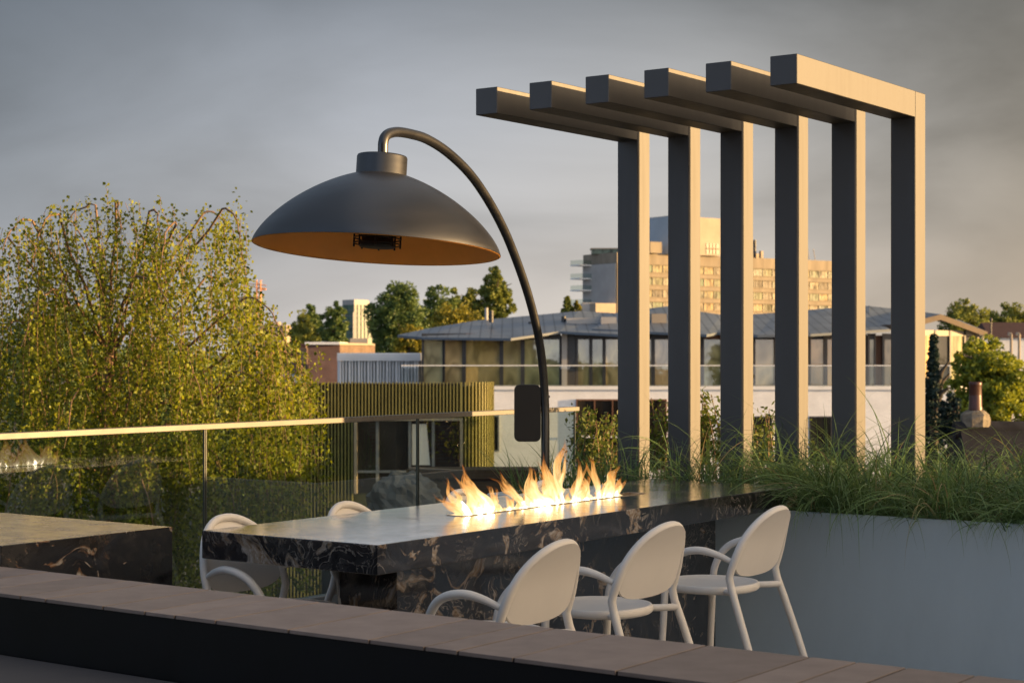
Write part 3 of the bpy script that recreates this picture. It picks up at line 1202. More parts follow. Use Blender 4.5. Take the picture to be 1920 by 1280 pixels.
pts[-1] = Vector((pts[-2].x, pts[-2].y, .5))
# smooth
ext = [pts[0] * 2 - pts[1]] + pts + [pts[-1] * 2 - pts[-2]]
sm_ = []
for i in range(1, len(ext) - 2):
    a, b, c, d = ext[i - 1], ext[i], ext[i + 1], ext[i + 2]
    for k in range(4):
        t = k / 4
        sm_.append(.5 * ((2 * b) + (c - a) * t + (2 * a - 5 * b + 4 * c - d) * t * t + (3 * b - a - 3 * c + d) * t ** 3))
sm_.append(pts[-1])
mb = MB()
mb.tube(sm_, .0262, 20)
jt = W(1022.5, 745, pole_base.y)
mb.tube([jt, jt + Vector((0, 0, .012))], .0285, 20)
mb.build('arc_pole', 'lamp_metal', lamp)


def rounded_plate(mb, c, ex, ez, en, w, h, t, r, mi=0):
    poly = []
    for (sx, sz, a0) in ((1, 1, 0), (-1, 1, 90), (-1, -1, 180), (1, -1, 270)):
        for q in range(7):
            a = R(a0 + 15 * q)
            poly.append(c + ex * (sx * (w / 2 - r) + r * math.cos(a)) + ez * (sz * (h / 2 - r) + r * math.sin(a)))
    mb.prism([p - en * t / 2 for p in poly], en * t, mi)


bc = W(989, 774, pole_base.y + .01)
mb = MB()
rounded_plate(mb, bc, Vector((1, 0, 0)), UP, Vector((0, 1, 0)), .165, .352, .07, .035)
mb.build('control_box', 'heater_black', lamp)

# ------------------------------------------------------------------ glass railing
rl = thing('glass_railing', 'frameless glass balustrade with slim steel top rail round the terrace', 'railing', RAIL0)
end = on_line(RAIL0, D2, 1086.3)
LR = (end - RAIL0).dot(D2)
mb = MB()
mb.obox(RAIL0, (-6, LR), (-.002, .040), (1.10 - .033, 1.10), D2, D1, UP, bev=.003)
mb.build('top_rail', 'steel_rail', rl)
joints = [-6.0] + [(on_line(RAIL0 + D1 * .02, D2, px) - RAIL0).dot(D2) for px in (384, 783)] + [LR - .03]
joints.insert(1, joints[1] - (joints[2] - joints[1]))
for a, b in zip(joints[:-1], joints[1:]):
    mb = MB()
    mb.add([RAIL0 + D1 * .020 + D2 * x + UP * z for x, z in ((a + .006, .02), (b - .006, .02), (b - .006, 1.067), (a + .006, 1.067))], [(0, 1, 2, 3)])
    g = mb.build('glass_panel', 'rail_glass', rl)
    mb = MB()
    for x in (a + .006, b - .006):
        mb.obox(RAIL0 + D1 * .020 + D2 * x, (-.003, .003), (-.007, .007), (.021, 1.066), D2, D1, UP)
    mb.build('polished_edge', 'glass_edge', g)
mb = MB()
mb.obox(RAIL0, (-6, LR), (-.02, .06), (FZ + .001, .02), D2, D1, UP, bev=.003)
mb.build('base_channel', 'zinc_plain', rl)
# ------------------------------------------------------------------ planter
N1 = -D1
PF = PZ(1493.6, 958.4, .626)
PF = Vector((PF.x, PF.y, 0))
plt = thing('planter_box', 'long smooth white planter box behind the table and chairs', 'planter', PF)
PDEP = 1.65
mb = MB()
pa0, pa1 = -2.12, 2.75
mb.obox(PF, (pa0, pa1), (0, .045), (FZ + .001, .626), N1, D2, UP, bev=.006)
mb.obox(PF, (pa0, pa1), (PDEP - .045, PDEP), (FZ + .001, .626), N1, D2, UP, bev=.006)
mb.obox(PF, (pa0, pa0 + .045), (.0455, PDEP - .0455), (FZ + .001, .626), N1, D2, UP, bev=.006)
mb.obox(PF, (pa1 - .045, pa1), (.0455, PDEP - .0455), (FZ + .001, .626), N1, D2, UP, bev=.006)
mb.build('shell', 'planter_white', plt)
mb = MB()
mb.obox(PF, (pa0 + .046, pa1 - .046), (.046, PDEP - .046), (.30, .57), N1, D2, UP)
mb.build('soil', 'soil', plt)


def blades(name, bases, mat, length, tilt, droop, width, seg=8, lean=None):
    n = len(bases)
    L_ = RNG.uniform(*length, n)
    L_ *= .82 + .34 * np.sin(8.3 * bases[:, 0] + 2.1) * np.sin(7.1 * bases[:, 1] + .4) + RNG.normal(0, .06, n)
    az = RNG.uniform(0, 2 * PI, n)
    t0 = RNG.uniform(*tilt, n)
    dr = RNG.uniform(*droop, n)
    wd_ = RNG.uniform(width[0], width[1], n)
    dirv = np.stack([np.cos(az), np.sin(az), np.zeros(n)], 1)
    if lean is not None:
        dirv = dirv + lean
        dirv /= np.linalg.norm(dirv, axis=1, keepdims=True)
    side = np.stack([-dirv[:, 1], dirv[:, 0], np.zeros(n)], 1)
    roll = RNG.uniform(-.9, .9, n)
    P = bases.copy()
    rows = []
    for i in range(seg + 1):
        t = i / seg
        w = wd_ * (1 - t ** 2.2) * (.6 + .8 * t * (1 - t) * 2) + .0004
        s = side * np.cos(roll)[:, None]
        s[:, 2] = np.sin(roll)
        rows.append(np.stack([P - s * w[:, None] * .5, P + s * w[:, None] * .5], 1))
        ang = t0 + dr * t ** 1.3
        step = (L_ / seg)[:, None]
        P = P + step * (dirv * np.sin(ang)[:, None] + np.array([0, 0, 1]) * np.cos(ang)[:, None])
    V = np.stack(rows, 1).reshape(n, -1, 3)
    base = (np.arange(n) * (2 * (seg + 1)))[:, None]
    q = np.array([[2 * i, 2 * i + 1, 2 * i + 3, 2 * i + 2] for i in range(seg)])
    FQ = (base[:, :, None] + q[None]).reshape(-1, 4)
    tint = np.repeat(np.clip(RNG.normal(.45, .25, n), 0, 1), seg)
    return raw_mesh(name, V.reshape(-1, 3), FQ, mat, None, tint)


def clump_pts(spec, n1=N1):
    out = []
    for (a, d, r, n) in spec:
        ang = RNG.uniform(0, 2 * PI, n)
        rad = r * np.sqrt(RNG.uniform(0, 1, n))
        c = np.array(PF + n1 * a + D2 * d + UP * .54)
        out.append(c + np.stack([rad * np.cos(ang), rad * np.sin(ang), np.zeros(n)], 1))
    return np.concatenate(out)


spec = []
rr = random.Random(3)
for a in np.arange(-2.0, 2.65, .16):
    for d in (.12, .34, .58, .84, 1.1, 1.38):
        aa = a + rr.uniform(-.07, .07)
        dd = d + rr.uniform(-.07, .07)
        if aa < -.85 or (aa < .06 and dd < .42):
            continue
        spec.append((aa, dd, .07, 46 if d < 1.2 else 34))
for a in np.arange(-1.0, .1, .10):
    for d in (.34, .5, .68, 1.05):
        spec.append((a + rr.uniform(-.05, .05), d + rr.uniform(-.05, .05), .06, 26))
bl = clump_pts(spec)
o = blades('ornamental_grass', bl, 'grass_leaf', (.36, .82), (.05, .75), (.9, 2.1), (.0045, .0095), 10)
fr = []
for a in np.arange(.0, 2.65, .10):
    fr.append((a + rr.uniform(-.05, .05), .10 + rr.uniform(-.02, .06), .05, rr.choice((6, 18, 40))))
o2 = blades('front_blades', clump_pts(fr), 'grass_leaf', (.45, .95), (.3, .9), (1.5, 2.4), (.005, .009), 11, lean=np.array(-D2) * 1.3)
o2.parent = o
tag(o, 'dense arching green ornamental grass spilling over the white planter', 'grass', kind='stuff')
# stiffer upright tuft at the foot of the lamp
spec = []
for a in np.arange(-1.98, -.95, .13):
    for d in (.15, .4, .65):
        spec.append((a + rr.uniform(-.05, .05), d + rr.uniform(-.08, .08), .06, 34))
bl = clump_pts(spec)
o = blades('sedge_grass', bl, 'grass_leaf', (.22, .52), (.05, .65), (.2, 1.1), (.006, .010), 7)
tag(o, 'stiff dark green sedge round the foot of the arc lamp', 'grass', kind='stuff')

# ------------------------------------------------------------------ foreground sofa with plank ledge
SB = Vector((.179, 5.3, 0))
sofa = thing('outdoor_sofa', 'dark outdoor sofa with a broad brown plank ledge along its back', 'sofa', SB)
LZ, LW = .65, .495
backpx = [-900, -780, -650, -560, -470, -330, -250, -120, -40, 40, 92, 165, 240, 287, 393, 470, 525, 600, 733, 880, 980, 1040, 1140, 1325, 1520, 1607, 1700, 1830, 1990, 2120, 2200]
ts = [(on_line(SB + UP * 0, D1, px) - SB).dot(D1) for px in backpx]
ts = sorted(ts)
mb = MB()
for a, b in zip(ts[:-1], ts[1:]):
    mb.obox(SB, (-LW, 0), (a + .004, b - .004), (LZ - .012, LZ + random.uniform(-.0006, .0006)), D2, D1, UP, bev=.0008)
mb.build('plank_ledge', 'plank_brown', sofa)
mb = MB()
mb.obox(SB, (-LW + .006, -.004), (ts[0] + .004, ts[-1] - .004), (FZ + .002, LZ - .0025), D2, D1, UP)
mb.build('back_panel', 'black_panel', sofa)
mb = MB()
mb.obox(SB, (-LW - .62, -LW + .002), (ts[0] + .004, ts[-1] - .004), (.30, .437), D2, D1, UP, bev=.018)
mb.build('seat_cushion', 'seat_grey', sofa)
mb = MB()
mb.obox(SB, (-LW - .60, -LW + .004), (ts[0] + .02, ts[-1] - .02), (FZ + .002, .296), D2, D1, UP)
mb.build('seat_base', 'black_panel', sofa)

# unseen walls, placed and sized to shade the terrace
mb = MB()
mb.obox((6.2, -4, 0), (0, .3), (0, 13.2), (FZ + .001, 1.50), (1, 0, 0), (0, 1, 0), UP)
mb.obox((6.2, 9.204, 0), (0, .3), (0, 10.6), (FZ + .001, 1.05), (1, 0, 0), (0, 1, 0), UP)
o = mb.build('unseen_shade_wall', 'red_brick')
tag(o, 'unseen low brick wall added on the right to shade the terrace', 'wall')
mb = MB()
mb.obox((-10, -2., 0), (0, 12.5), (0, .3), (FZ + .001, 8.), (1, 0, 0), (0, 1, 0), UP)
o = mb.build('unseen_house_wall', 'brown_brick')
tag(o, 'unseen brown brick house wall behind the camera, raised to block sky light', 'wall')
# ================================================================== background
def frame_from(a, b):
    """unit vector a->b on the ground and the left-hand normal"""
    d = Vector((b.x - a.x, b.y - a.y, 0))
    n = d.length
    d.normalize()
    return d, Vector((-d.y, d.x, 0)), n


def zat(py, Y):
    return EYE + (HY - py) * Y / F


# ---- hotel
H0 = W(1157, 474, 415)
H1 = W(1560, 485, 454)
H0.z = H1.z = 0
hd, hn, hl = frame_from(H0, H1)                       # hn points away from the camera
HT = 25.6
hot = thing('hotel_block', 'long concrete hotel with rows of sunlit windows far behind the pergola', 'hotel', (H0.x, H0.y, GZ))
mb = MB()
mb.obox(H0, (0, hl + 4), (.6, 13.8), (GZ, HT - 2.5), hd, hn, UP, 0)
mb.obox(H0, (-.002, hl + 4), (.0, 13.9), (HT - 2.498, HT), hd, hn, UP, 1)
mb.obox(H0, (-.3, 0), (.3, 13.7), (GZ, HT - 2.6), hd, hn, UP, 2)  # end face away from the sun, its shade put into the grey
mb.obox(H0, (.05, 1.3), (-.06, .62), (GZ, HT - 2.5), hd, hn, UP, 3)
for k in range(8):                                    # spandrels and white sills of every floor
    z = HT - 2.5 - 3. * (k + 1)
    mb.obox(H0, (1.302, hl + 4), (.1, .6), (z, z + .75), hd, hn, UP, 1)
    mb.obox(H0, (1.302, hl + 4), (-.04, .7), (z + .752, z + .98), hd, hn, UP, 3)
    mb.obox(H0, (1.302, hl + 4), (.02, .6), (z + 2.74, z + 2.998), hd, hn, UP, 3)
mb.build('wall', ['dark_frame', 'tan_concrete', 'grey_concrete', 'hotel_trim'], hot)
nb = 22
for r_ in range(4):
    z = HT - 2.5 - 3. * (r_ + 1) + .985
    for k in range(nb):
        a = 1.5 + k * 3.25
        mb = MB()
        mb.obox(H0, (a, a + 2.95), (.45, .58), (z, z + 1.75), hd, hn, UP, 0)
        mb.obox(H0, (a + .85, a + .97), (.40, .45), (z, z + 1.75), hd, hn, UP, 2)
        mb.obox(H0, (a + 1.93, a + 1.99), (.42, .45), (z, z + 1.75), hd, hn, UP, 1)
        mb.obox(H0, (a - .16, a - .004), (.30, .6), (z, z + 1.75), hd, hn, UP, 2)
        mb.build('window', ['pane_hotel', 'hotel_trim', 'dark_frame'], hot)
mb = MB()
p0 = W(1226, 405, 425)
p1 = W(1256, 403, 421.5)
p2 = W(1351, 408, 431)
d_, n_, l_ = frame_from(p1, p2)
p1.z = 0
mb.obox(p1, (0, l_), (0, 10), (HT, zat(404, 421)), d_, n_, UP, 0)
mb.obox(p1, (-.12, 0), (.05, 9.9), (HT, zat(404, 421) - .1), d_, n_, UP, 1)  # sheet on the side away from the sun, bluish shade in its colour
q = (W(1313, 450, 430) - p1).dot(d_)
q2 = (W(1345, 450, 431) - p1).dot(d_)
mb.obox(p1, (q, q2), (-.12, 0), (zat(477, 430), zat(457, 430)), d_, n_, UP, 2)
for k in range(1, 4):
    xx = q + (q2 - q) * k / 4
    mb.obox(p1, (xx - .07, xx + .07), (-.2, -.122), (zat(477, 430), zat(457, 430)), d_, n_, UP, 3)
mb.obox(p1, (q, q2), (-.24, -.202), (zat(467.5, 430), zat(466, 430)), d_, n_, UP, 3)
mb.build('plant_room', ['pale_stone', 'shade_blue_grey', 'dark_frame', 'rust_brown'], hot)
mb = MB()
a = W(1219, 474, 417)
mb.obox((a.x, a.y, HT), (0, 3.6), (0, 4), (0, 2.7), hd, hn, UP, 0)
a = W(1417, 474, 440)
mb.tube([(a.x, a.y + 2, HT), (a.x, a.y + 2, zat(449, 440))], .42, 12, 1)
a = W(1412, 474, 440)
mb.obox((a.x, a.y + 3, HT), (0, 3.2), (0, 2), (0, 1.4), hd, hn, UP, 2)
a = W(1427, 474, 441)
mb.obox((a.x, a.y, HT), (0, .8), (0, .8), (0, 1.9), hd, hn, UP, 2)
for px, t in ((1520, 464), (1531, 466)):
    a = W(px, 480, 448)
    mb.tube([(a.x, a.y + 2, HT), (a.x - .5, a.y + 2, zat(t, 448))], .09, 6, 2)
mb.build('roof_plant', ['tan_concrete', 'dark_frame', 'pale_stone'], hot)
mb = MB()
a = W(1110, 474, 421)
a.z = HT
mb.obox(a, (0, 6.4), (0, 5), (0, 1.15), Vector((1, 0, 0)), Vector((0, 1, 0)), UP, 0)
mb.obox(a, (-.3, 6.7), (-.3, 5.2), (1.152, 1.4), Vector((1, 0, 0)), Vector((0, 1, 0)), UP, 1)
mb.build('roof_pavilion', ['pane_tower', 'pale_stone'], hot)
e0 = H0 + hn * 11.5
for py in (497, 522, 544, 570):
    z = zat(py, 425)
    mb = MB()
    mb.obox(e0, (-3.8, -.3), (-1.5, 2.6), (z - .3, z), hd, hn, UP, 0)
    mb.obox(e0, (-3.78, -3.7), (-1.4, 2.5), (z + .002, z + 1.1), hd, hn, UP, 1)
    mb.obox(e0, (-3.68, -.31), (-1.45, -1.38), (z + .002, z + 1.1), hd, hn, UP, 1)
    mb.build('balcony', ['white_paint', 'far_glass'], hot)
mb = MB()
a = W(1117, 600, 409)
a.z = 0
mb.obox(a, (0, 6.), (0, 5), (GZ, zat(568, 409)), hd, hn, UP, 0)
a = W(1092, 600, 411)
a.z = 0
mb.obox(a, (0, 3.3), (0, 5), (GZ, zat(567, 411)), Vector((1, 0, 0)), Vector((0, 1, 0)), UP, 1)
mb.build('stair_wing', ['pale_stone', 'grey_concrete'], hot)

# ---- house with the folded zinc roof
PY = 90.
hs = thing('penthouse_house', 'white rendered house with glazed penthouse under a folded grey zinc roof', 'house', (W(1300, 700, PY).x, PY, GZ))
X = lambda px, Y=PY: (px - 960) / F * Y
zt_ = zat(726, PY)
mb = MB()
xr = X(1790)
mb.box((X(880), xr), (PY, PY + 14), (GZ, zt_ - .12), 0)
mb.box((X(878), xr + .05), (PY - .12, PY + 14), (zt_ - .118, zt_ + .06), 1)
mb.prism([(xr + .002, PY + .004, GZ), (X(1857, 95), 95, GZ), (X(1857, 95), PY + 14, GZ), (xr + .002, PY + 14, GZ)], (0, 0, zt_ - GZ - .13), 2)  # sunlit side of the white house, warm light put into the cream
mb.prism([(xr + .055, PY - .06, zt_ - .12), (X(1860, 95), 94.9, zt_ - .12), (X(1860, 95), PY + 14, zt_ - .12), (xr + .055, PY + 14, zt_ - .12)], (0, 0, .17), 1)
mb.build('wall', ['white_brick', 'white_paint', 'cream_paint'], hs)


def wopen(px0, px1, py0, py1, Y, name, frame, pane, nm=2, extra=None, bar=None):
    z0, z1 = zat(py1, Y), zat(py0, Y)
    x0, x1 = X(px0, Y), X(px1, Y)
    mb = MB()
    fw = .07
    mb.box((x0, x1), (Y - .10, Y - .004), (z1 - fw, z1), 0)
    mb.box((x0, x1), (Y - .10, Y - .004), (z0, z0 + fw), 0)
    for k in range(nm + 1):
        xx = x0 + (x1 - x0 - fw) * k / nm
        mb.box((xx, xx + fw), (Y - .10, Y - .004), (z0 + fw + .001, z1 - fw - .001), 0)
    if bar:
        mb.box((x0, x1), (Y - .16, Y - .12), (zat(bar, Y) - .05, zat(bar, Y) + .05), 2)
    f = mb.build(name, [frame, pane, 'white_paint'], hs)
    mb = MB()
    mb.box((x0 + fw, x1 - fw), (Y - .05, Y - .03), (z0 + fw, z1 - fw), 0)
    mb.build('pane', pane, f)
    return f


wopen(1080, 1250, 748, 880, PY, 'window', 'rust_brown', 'pane_dark', 5, bar=818)
wopen(912, 936, 778, 846, PY, 'window', 'grey_louvre', 'pane_dark', 1)
wopen(1375, 1448, 780, 870, PY, 'window', 'dark_frame', 'pane_dark', 2)
wopen(1517, 1600, 780, 870, PY, 'window', 'dark_frame', 'pane_dark', 2)
wopen(1280, 1330, 780, 870, PY, 'window', 'dark_frame', 'pane_dark', 1)
# curtains in the wide opening
mb = MB()
for px0, px1 in ((1118, 1128), (1136, 1146), (1150, 1185)):
    mb.box((X(px0), X(px1)), (PY - .028, PY - .012), (zat(876, PY), zat(753, PY)), 0)
mb.build('curtain', 'rust_brown', hs)
# penthouse glazing, one pane per bay
GY = PY + 2.2
bays = [(793, 831, 0), (833, 868, 0), (872, 938, 1), (942, 978, 0), (982, 1050, 0), (1082, 1106, 0), (1109, 1131, 0), (1134, 1180, 0), (1184, 1222, 0), (1226, 1256, 0), (1260, 1314, 0), (1318, 1352, 1), (1356, 1410, 0),
        (1414, 1452, 0), (1456, 1514, 0), (1518, 1545, 0), (1549, 1580, 0), (1584, 1622, 0), (1628, 1640, 0), (1656, 1690, 0)]
zb, zc = zt_ + .06, zat(625, GY)
for px0, px1, rust in bays:
    mb = MB()
    x0, x1 = X(px0, GY), X(px1, GY)
    mb.box((x0 - .06, x0 + .05), (GY - .14, GY + .05), (zb, zc), 0)
    mb.box((x1 - .04, x1 + .04), (GY - .14, GY + .05), (zb, zc), 0)
    mb.box((x0 + .051, x1 - .041), (GY - .08, GY + .02), (zc - .32, zc - .002), 1 if rust else 0)
    f = mb.build('window', ['dark_frame', 'rust_brown'], hs)
    mb = MB()
    mb.box((x0 + .051, x1 - .041), (GY - .02, GY), (zb, zc - .322), 0)
    mb.build('pane', 'pane_warm', f)
mb = MB()
mb.box((X(1053, GY), X(1063, GY)), (GY - .3, GY), (zb, zc), 0)
mb.box((X(1063.5, GY), X(1079, GY)), (GY - .1, GY), (zb, zc), 1)
mb.box((X(793, GY), X(1690, GY)), (GY + .2, GY + 7), (zb, zc - .1), 2)
mb.build('core_wall', ['grey_concrete', 'dark_frame', 'rust_brown'], hs)
# right-hand glazed corner catching the sun
ca, cb = W(1692, 700, PY + 2.2), W(1832, 700, PY + 7.5)
ca.z = cb.z = 0
cd_, cn_, cl_ = frame_from(ca, cb)
for k in range(5):
    a0, a1 = cl_ * k / 5, cl_ * (k + 1) / 5
    mb = MB()
    mb.obox(ca, (a0, a0 + .16), (-.1, .1), (zb, zc + .2), cd_, cn_, UP, 0)
    mb.obox(ca, (a0 + .161, a1), (-.06, .06), (zc - .1, zc + .2), cd_, cn_, UP, 1)
    f = mb.build('window', ['dark_frame', 'cream_paint'], hs)
    mb = MB()
    mb.obox(ca, (a0 + .162, a1 - .002), (-.01, .01), (zb, zc - .102), cd_, cn_, UP, 0)
    mb.build('pane', 'pane_warm' if k % 2 else 'pane_dark', f)
mb = MB()
mb.obox(ca, (cl_ - .12, cl_ + .06), (-.1, .1), (zb, zc + .2), cd_, cn_, UP, 0)
mb.build('corner_post', 'cream_paint', hs)


def roof(name, pts, faces, thick=.13, edge='zinc_plain'):
    """folded sheet with a soffit below and a fascia round the edge"""
    P = [W(*p) for p in pts]
    mb = MB()
    mb.add(P, faces, 0)
    edges = {}
    for f in faces:
        for i in range(len(f)):
            a, b = f[i], f[(i + 1) % len(f)]
            k = (min(a, b), max(a, b))
            edges[k] = edges.get(k, 0) + 1
    dn = Vector((0, 0, -thick))
    mb.add([p + dn for p in P], [tuple(reversed(f)) for f in faces], 1)
    for (a, b), c in edges.items():
        if c == 1:
            mb.add([P[a], P[b], P[b] + dn, P[a] + dn], [(0, 1, 2, 3)], 2)
    # raised seam a step back from the eaves
    return mb.build(name, ['zinc_roof', 'roof_soffit', edge], hs)


roof('roof', [(745, 628, 94), (790, 632, 91.5), (958, 634, 89.6), (1050, 621, 91.2), (1165, 627, 89.6), (890, 601, 98), (1085, 583, 99), (1170, 588, 99), (800, 616, 98)],
     [(0, 1, 8), (1, 2, 5, 8), (2, 6, 5), (2, 3, 6), (3, 4, 7), (3, 7, 6)])
roof('roof', [(1110, 616, 91.5), (1325, 627, 89.4), (1145, 588, 98.5), (1250, 574, 99), (1352, 590, 97), (1352, 622, 91)],
     [(0, 1, 3, 2), (1, 5, 4), (1, 4, 3)])
roof('roof', [(1330, 622, 90.8), (1420, 628, 89.4), (1520, 626, 89.4), (1669, 617, 91.), (1352, 593, 97.5), (1455, 586, 98.5), (1560, 577, 99), (1632, 573, 99), (1630, 596, 96)],
     [(0, 1, 5, 4), (1, 2, 6, 5), (2, 3, 8, 7, 6)])
roof('roof', [(1610, 612, 93), (1632, 574, 99.5), (1690, 580, 99), (1764, 589, 93.5), (1852, 622, 97), (1800, 600, 104), (1700, 606, 91.6)],
     [(0, 6, 2, 1), (6, 3, 2), (2, 3, 4, 5)], .30, 'roof_soffit')
for (a_, b_, y_, pt, pb, mm_) in ((1062, 1130, 94.2, 596, 607, 'grey_concrete'), (1127, 1156, 93.2, 594, 615, 'grey_concrete'), (1222, 1250, 93.2, 588, 614, 'pale_stone')):
    MB().box((X(a_, y_), X(b_, y_)), (y_, y_ + 1.2), (zat(pb, y_), zat(pt, y_))).build('roof_light', mm_, hs)
for px, py in ((921, 594), (995, 615), (1057, 605)):
    a = W(px, py, 95)
    MB().tube([a - Vector((0, 0, .3)), a + Vector((0, 0, .35))], .13, 8).build('roof_vent', 'dark_frame', hs)
a = W(912, 600, 98)
MB().tube([a, a + Vector((0, 0, .7))], .10, 8).build('flue', 'grey_concrete', hs)
# terrace balustrade
mb = MB()
zr = zat(686, PY)
x0, x1 = X(752), X(1790)
mb.add([(x0, PY + .1, zt_), (x1, PY + .1, zt_), (x1, PY + .1, zr), (x0, PY + .1, zr)], [(0, 1, 2, 3)], 0)
mb.add([(x1 + .02, PY + .12, zt_), (X(1842, 95), 95, zt_), (X(1842, 95), 95, zr), (x1 + .02, PY + .12, zr)], [(0, 1, 2, 3)], 0)
mb.box((x0, x1), (PY + .07, PY + .13), (zr, zr + .05), 1)
mb.tube([(x1, PY + .1, zr + .025), (X(1842, 95), 95, zr + .025)], .03, 6, 1)
mb.tube([(X(1842, 95), 95, zt_), (X(1842, 95), 95, zr + .025)], .03, 6, 1)
mb.build('balustrade', ['far_glass', 'white_paint'], hs)

# ---- slatted pavilion
SY = 60.
ps = thing('slatted_pavilion', 'green pavilion faced with upright golden olive slats and one wide window', 'pavilion', (W(700, 800, SY).x, SY, GZ))
za = zat(716, SY)
zlow = -8.6
# plan of the facade: straight, then rounding away at the right
plan = []
x = X(380, SY)
while x < X(866, SY):
    plan.append((Vector((x, SY + (X(866, SY) - x) * .02, 0)), Vector((0, -1, 0))))
    x += .118
cx, cy, cr_ = X(866, SY), SY + 1.0, 1.0
arc = 0
while arc < R(100):
    plan.append((Vector((cx + cr_ * math.sin(arc), cy - cr_ * math.cos(arc), 0)), Vector((math.sin(arc), -math.cos(arc), 0))))
    arc += .118 / cr_
wz0, wz1 = zat(925, SY), zat(783, SY)
wx0, wx1 = X(664, SY), X(868, SY)
mb = MB()
for p, n_ in plan:
    t_ = Vector((-n_.y, n_.x, 0))
    lo = wz1 + .02 if wx0 < p.x < wx1 and p.y < SY + .4 else zlow
    mb.obox(p, (-.019, .019), (-.05, .11), (lo, za + random.uniform(-.006, .006)), t_, n_, UP)
mb.build('slat_screen', 'slat_olive', ps)
mb = MB()
xl, xm = X(380, SY), X(866, SY)
ww = .3
mb.box((xl, wx0), (SY + .22, SY + .5), (zlow, za - .14), 0)
mb.box((wx0 + .001, xm), (SY + .22, SY + .5), (wz1, za - .14), 0)
mb.box((wx0 + .001, xm), (SY + .22, SY + .5), (zlow, wz0), 0)
prev = None
arcpts = [Vector((cx + (cr_ - .1) * math.sin(a), cy - (cr_ - .1) * math.cos(a), zlow)) for a in np.linspace(.0, R(100), 9)]
for a, b in zip(arcpts[:-1], arcpts[1:]):
    mb.prism([a, b, b * .0 + Vector((cx, cy, zlow)), Vector((cx - .001, cy, zlow))], (0, 0, za - .14 - zlow), 0)
mb.box((xl, xm - .002), (SY + .6, SY + 8), (zlow, za - .3), 0)
mb.box((xl, xm), (SY + .20, SY + .52), (za - .138, za - .05), 1)
mb.build('wall', ['pavilion_green', 'dark_roof'], ps)
mb = MB()
fr = .10
mb.box((wx0, wx1), (SY - .06, SY + .3), (wz1 - fr, wz1), 0)
mb.box((wx0, wx0 + fr), (SY - .06, SY + .3), (wz0, wz1 - fr - .001), 0)
mb.box((wx1 - fr, wx1), (SY - .06, SY + .3), (wz0, wz1 - fr - .001), 0)
for px in (707, 768, 812):
    mb.box((X(px, SY) - .05, X(px, SY) + .05), (SY + .1, SY + .2), (wz0, wz1 - fr - .001), 1)
mb.box((wx0 + fr, wx1 - fr), (SY + .08, SY + .2), (zat(884, SY) - .04, zat(884, SY) + .04), 1)
f = mb.build('window', ['pale_stone', 'grey_louvre'], ps)
mb = MB()
mb.box((wx0 + fr, wx1 - fr), (SY + .22, SY + .24), (wz0, wz1 - fr), 0)
mb.build('pane', 'pane_dark', f)
mb = MB()
cz0, cz1 = zat(872, SY), zat(795, SY)
mb.prism([(X(772, SY), SY + .18, cz0), (X(806, SY), SY + .18, cz0), (X(799, SY), SY + .18, cz1), (X(772, SY), SY + .18, cz1)], (0, .03, 0), 0)
mb.build('curtain', 'curtain_white', f)

# ---- brick building and louvred building
bb = thing('brick_building', 'flat roofed red brick building with a white roof edge left of the white louvres', 'building', (W(640, 700, 112).x, 112, GZ))
Yb = 112.
mb = MB()
mb.box((X(577, Yb), X(637, Yb)), (Yb, Yb + 9), (GZ, zat(646, Yb)), 0)
b2, b3 = W(637.2, 700, Yb), W(690, 700, Yb + 6)
mb.prism([(b2.x, b2.y + .01, GZ), (b3.x, b3.y, GZ), (b3.x, Yb + 12, GZ), (b2.x, Yb + 12, GZ)], (0, 0, zat(647, Yb) - GZ), 1)
mb.build('wall', ['red_brick', 'brown_brick'], bb)
mb = MB()
mb.box((X(573, Yb), X(638, Yb)), (Yb - .4, Yb + 9.2), (zat(645.8, Yb), zat(641, Yb)), 0)
mb.prism([(b2.x + .03, b2.y - .4, zat(646.8, Yb)), (b3.x + .3, b3.y, zat(646.8, Yb)), (b3.x, Yb + 12, zat(646.8, Yb)), (b2.x + .03, Yb + 12, zat(646.8, Yb))], (0, 0, .14), 1)
mb.build('roof_edge', ['white_paint', 'pale_stone'], bb)
mb = MB()
mb.box((X(642, Yb), X(677, Yb)), (Yb + 5.2, Yb + 8), (zat(647, Yb), zat(633, Yb)), 0)
mb.build('roof_box', 'cream_paint', bb)

lv = thing('louvre_building', 'low white building with upright white louvres beside the brick one', 'building', (W(710, 700, 100).x, 100, GZ))
Yl = 100.
mb = MB()
mb.box((X(633, Yl), X(789, Yl)), (Yl - .25, Yl + 6), (zat(676, Yl), zat(661.5, Yl)), 0)
for k in range(2):
    z = zat(665 + 5 * k, Yl)
    mb.box((X(633, Yl), X(789, Yl)), (Yl - .30, Yl - .252), (z - .02, z + .02), 0)
mb.build('fascia', 'white_paint', lv)
mb = MB()
mb.box((X(640, Yl), X(789, Yl)), (Yl + .6, Yl + 6), (GZ, zat(676.2, Yl)), 0)
mb.build('wall', 'grey_louvre', lv)
mb = MB()
for k in range(26):
    px = 637 + k * 5.85
    x = X(px, Yl)
    w_ = .12 if k % 3 else .2
    mb.obox((x, Yl - .1, 0), (0, w_ * .5), (0, .5), (GZ, zat(676.4, Yl)), Vector((.94, .34, 0)), Vector((-.34, .94, 0)), UP, 0)
mb.build('louvre', 'white_paint', lv)

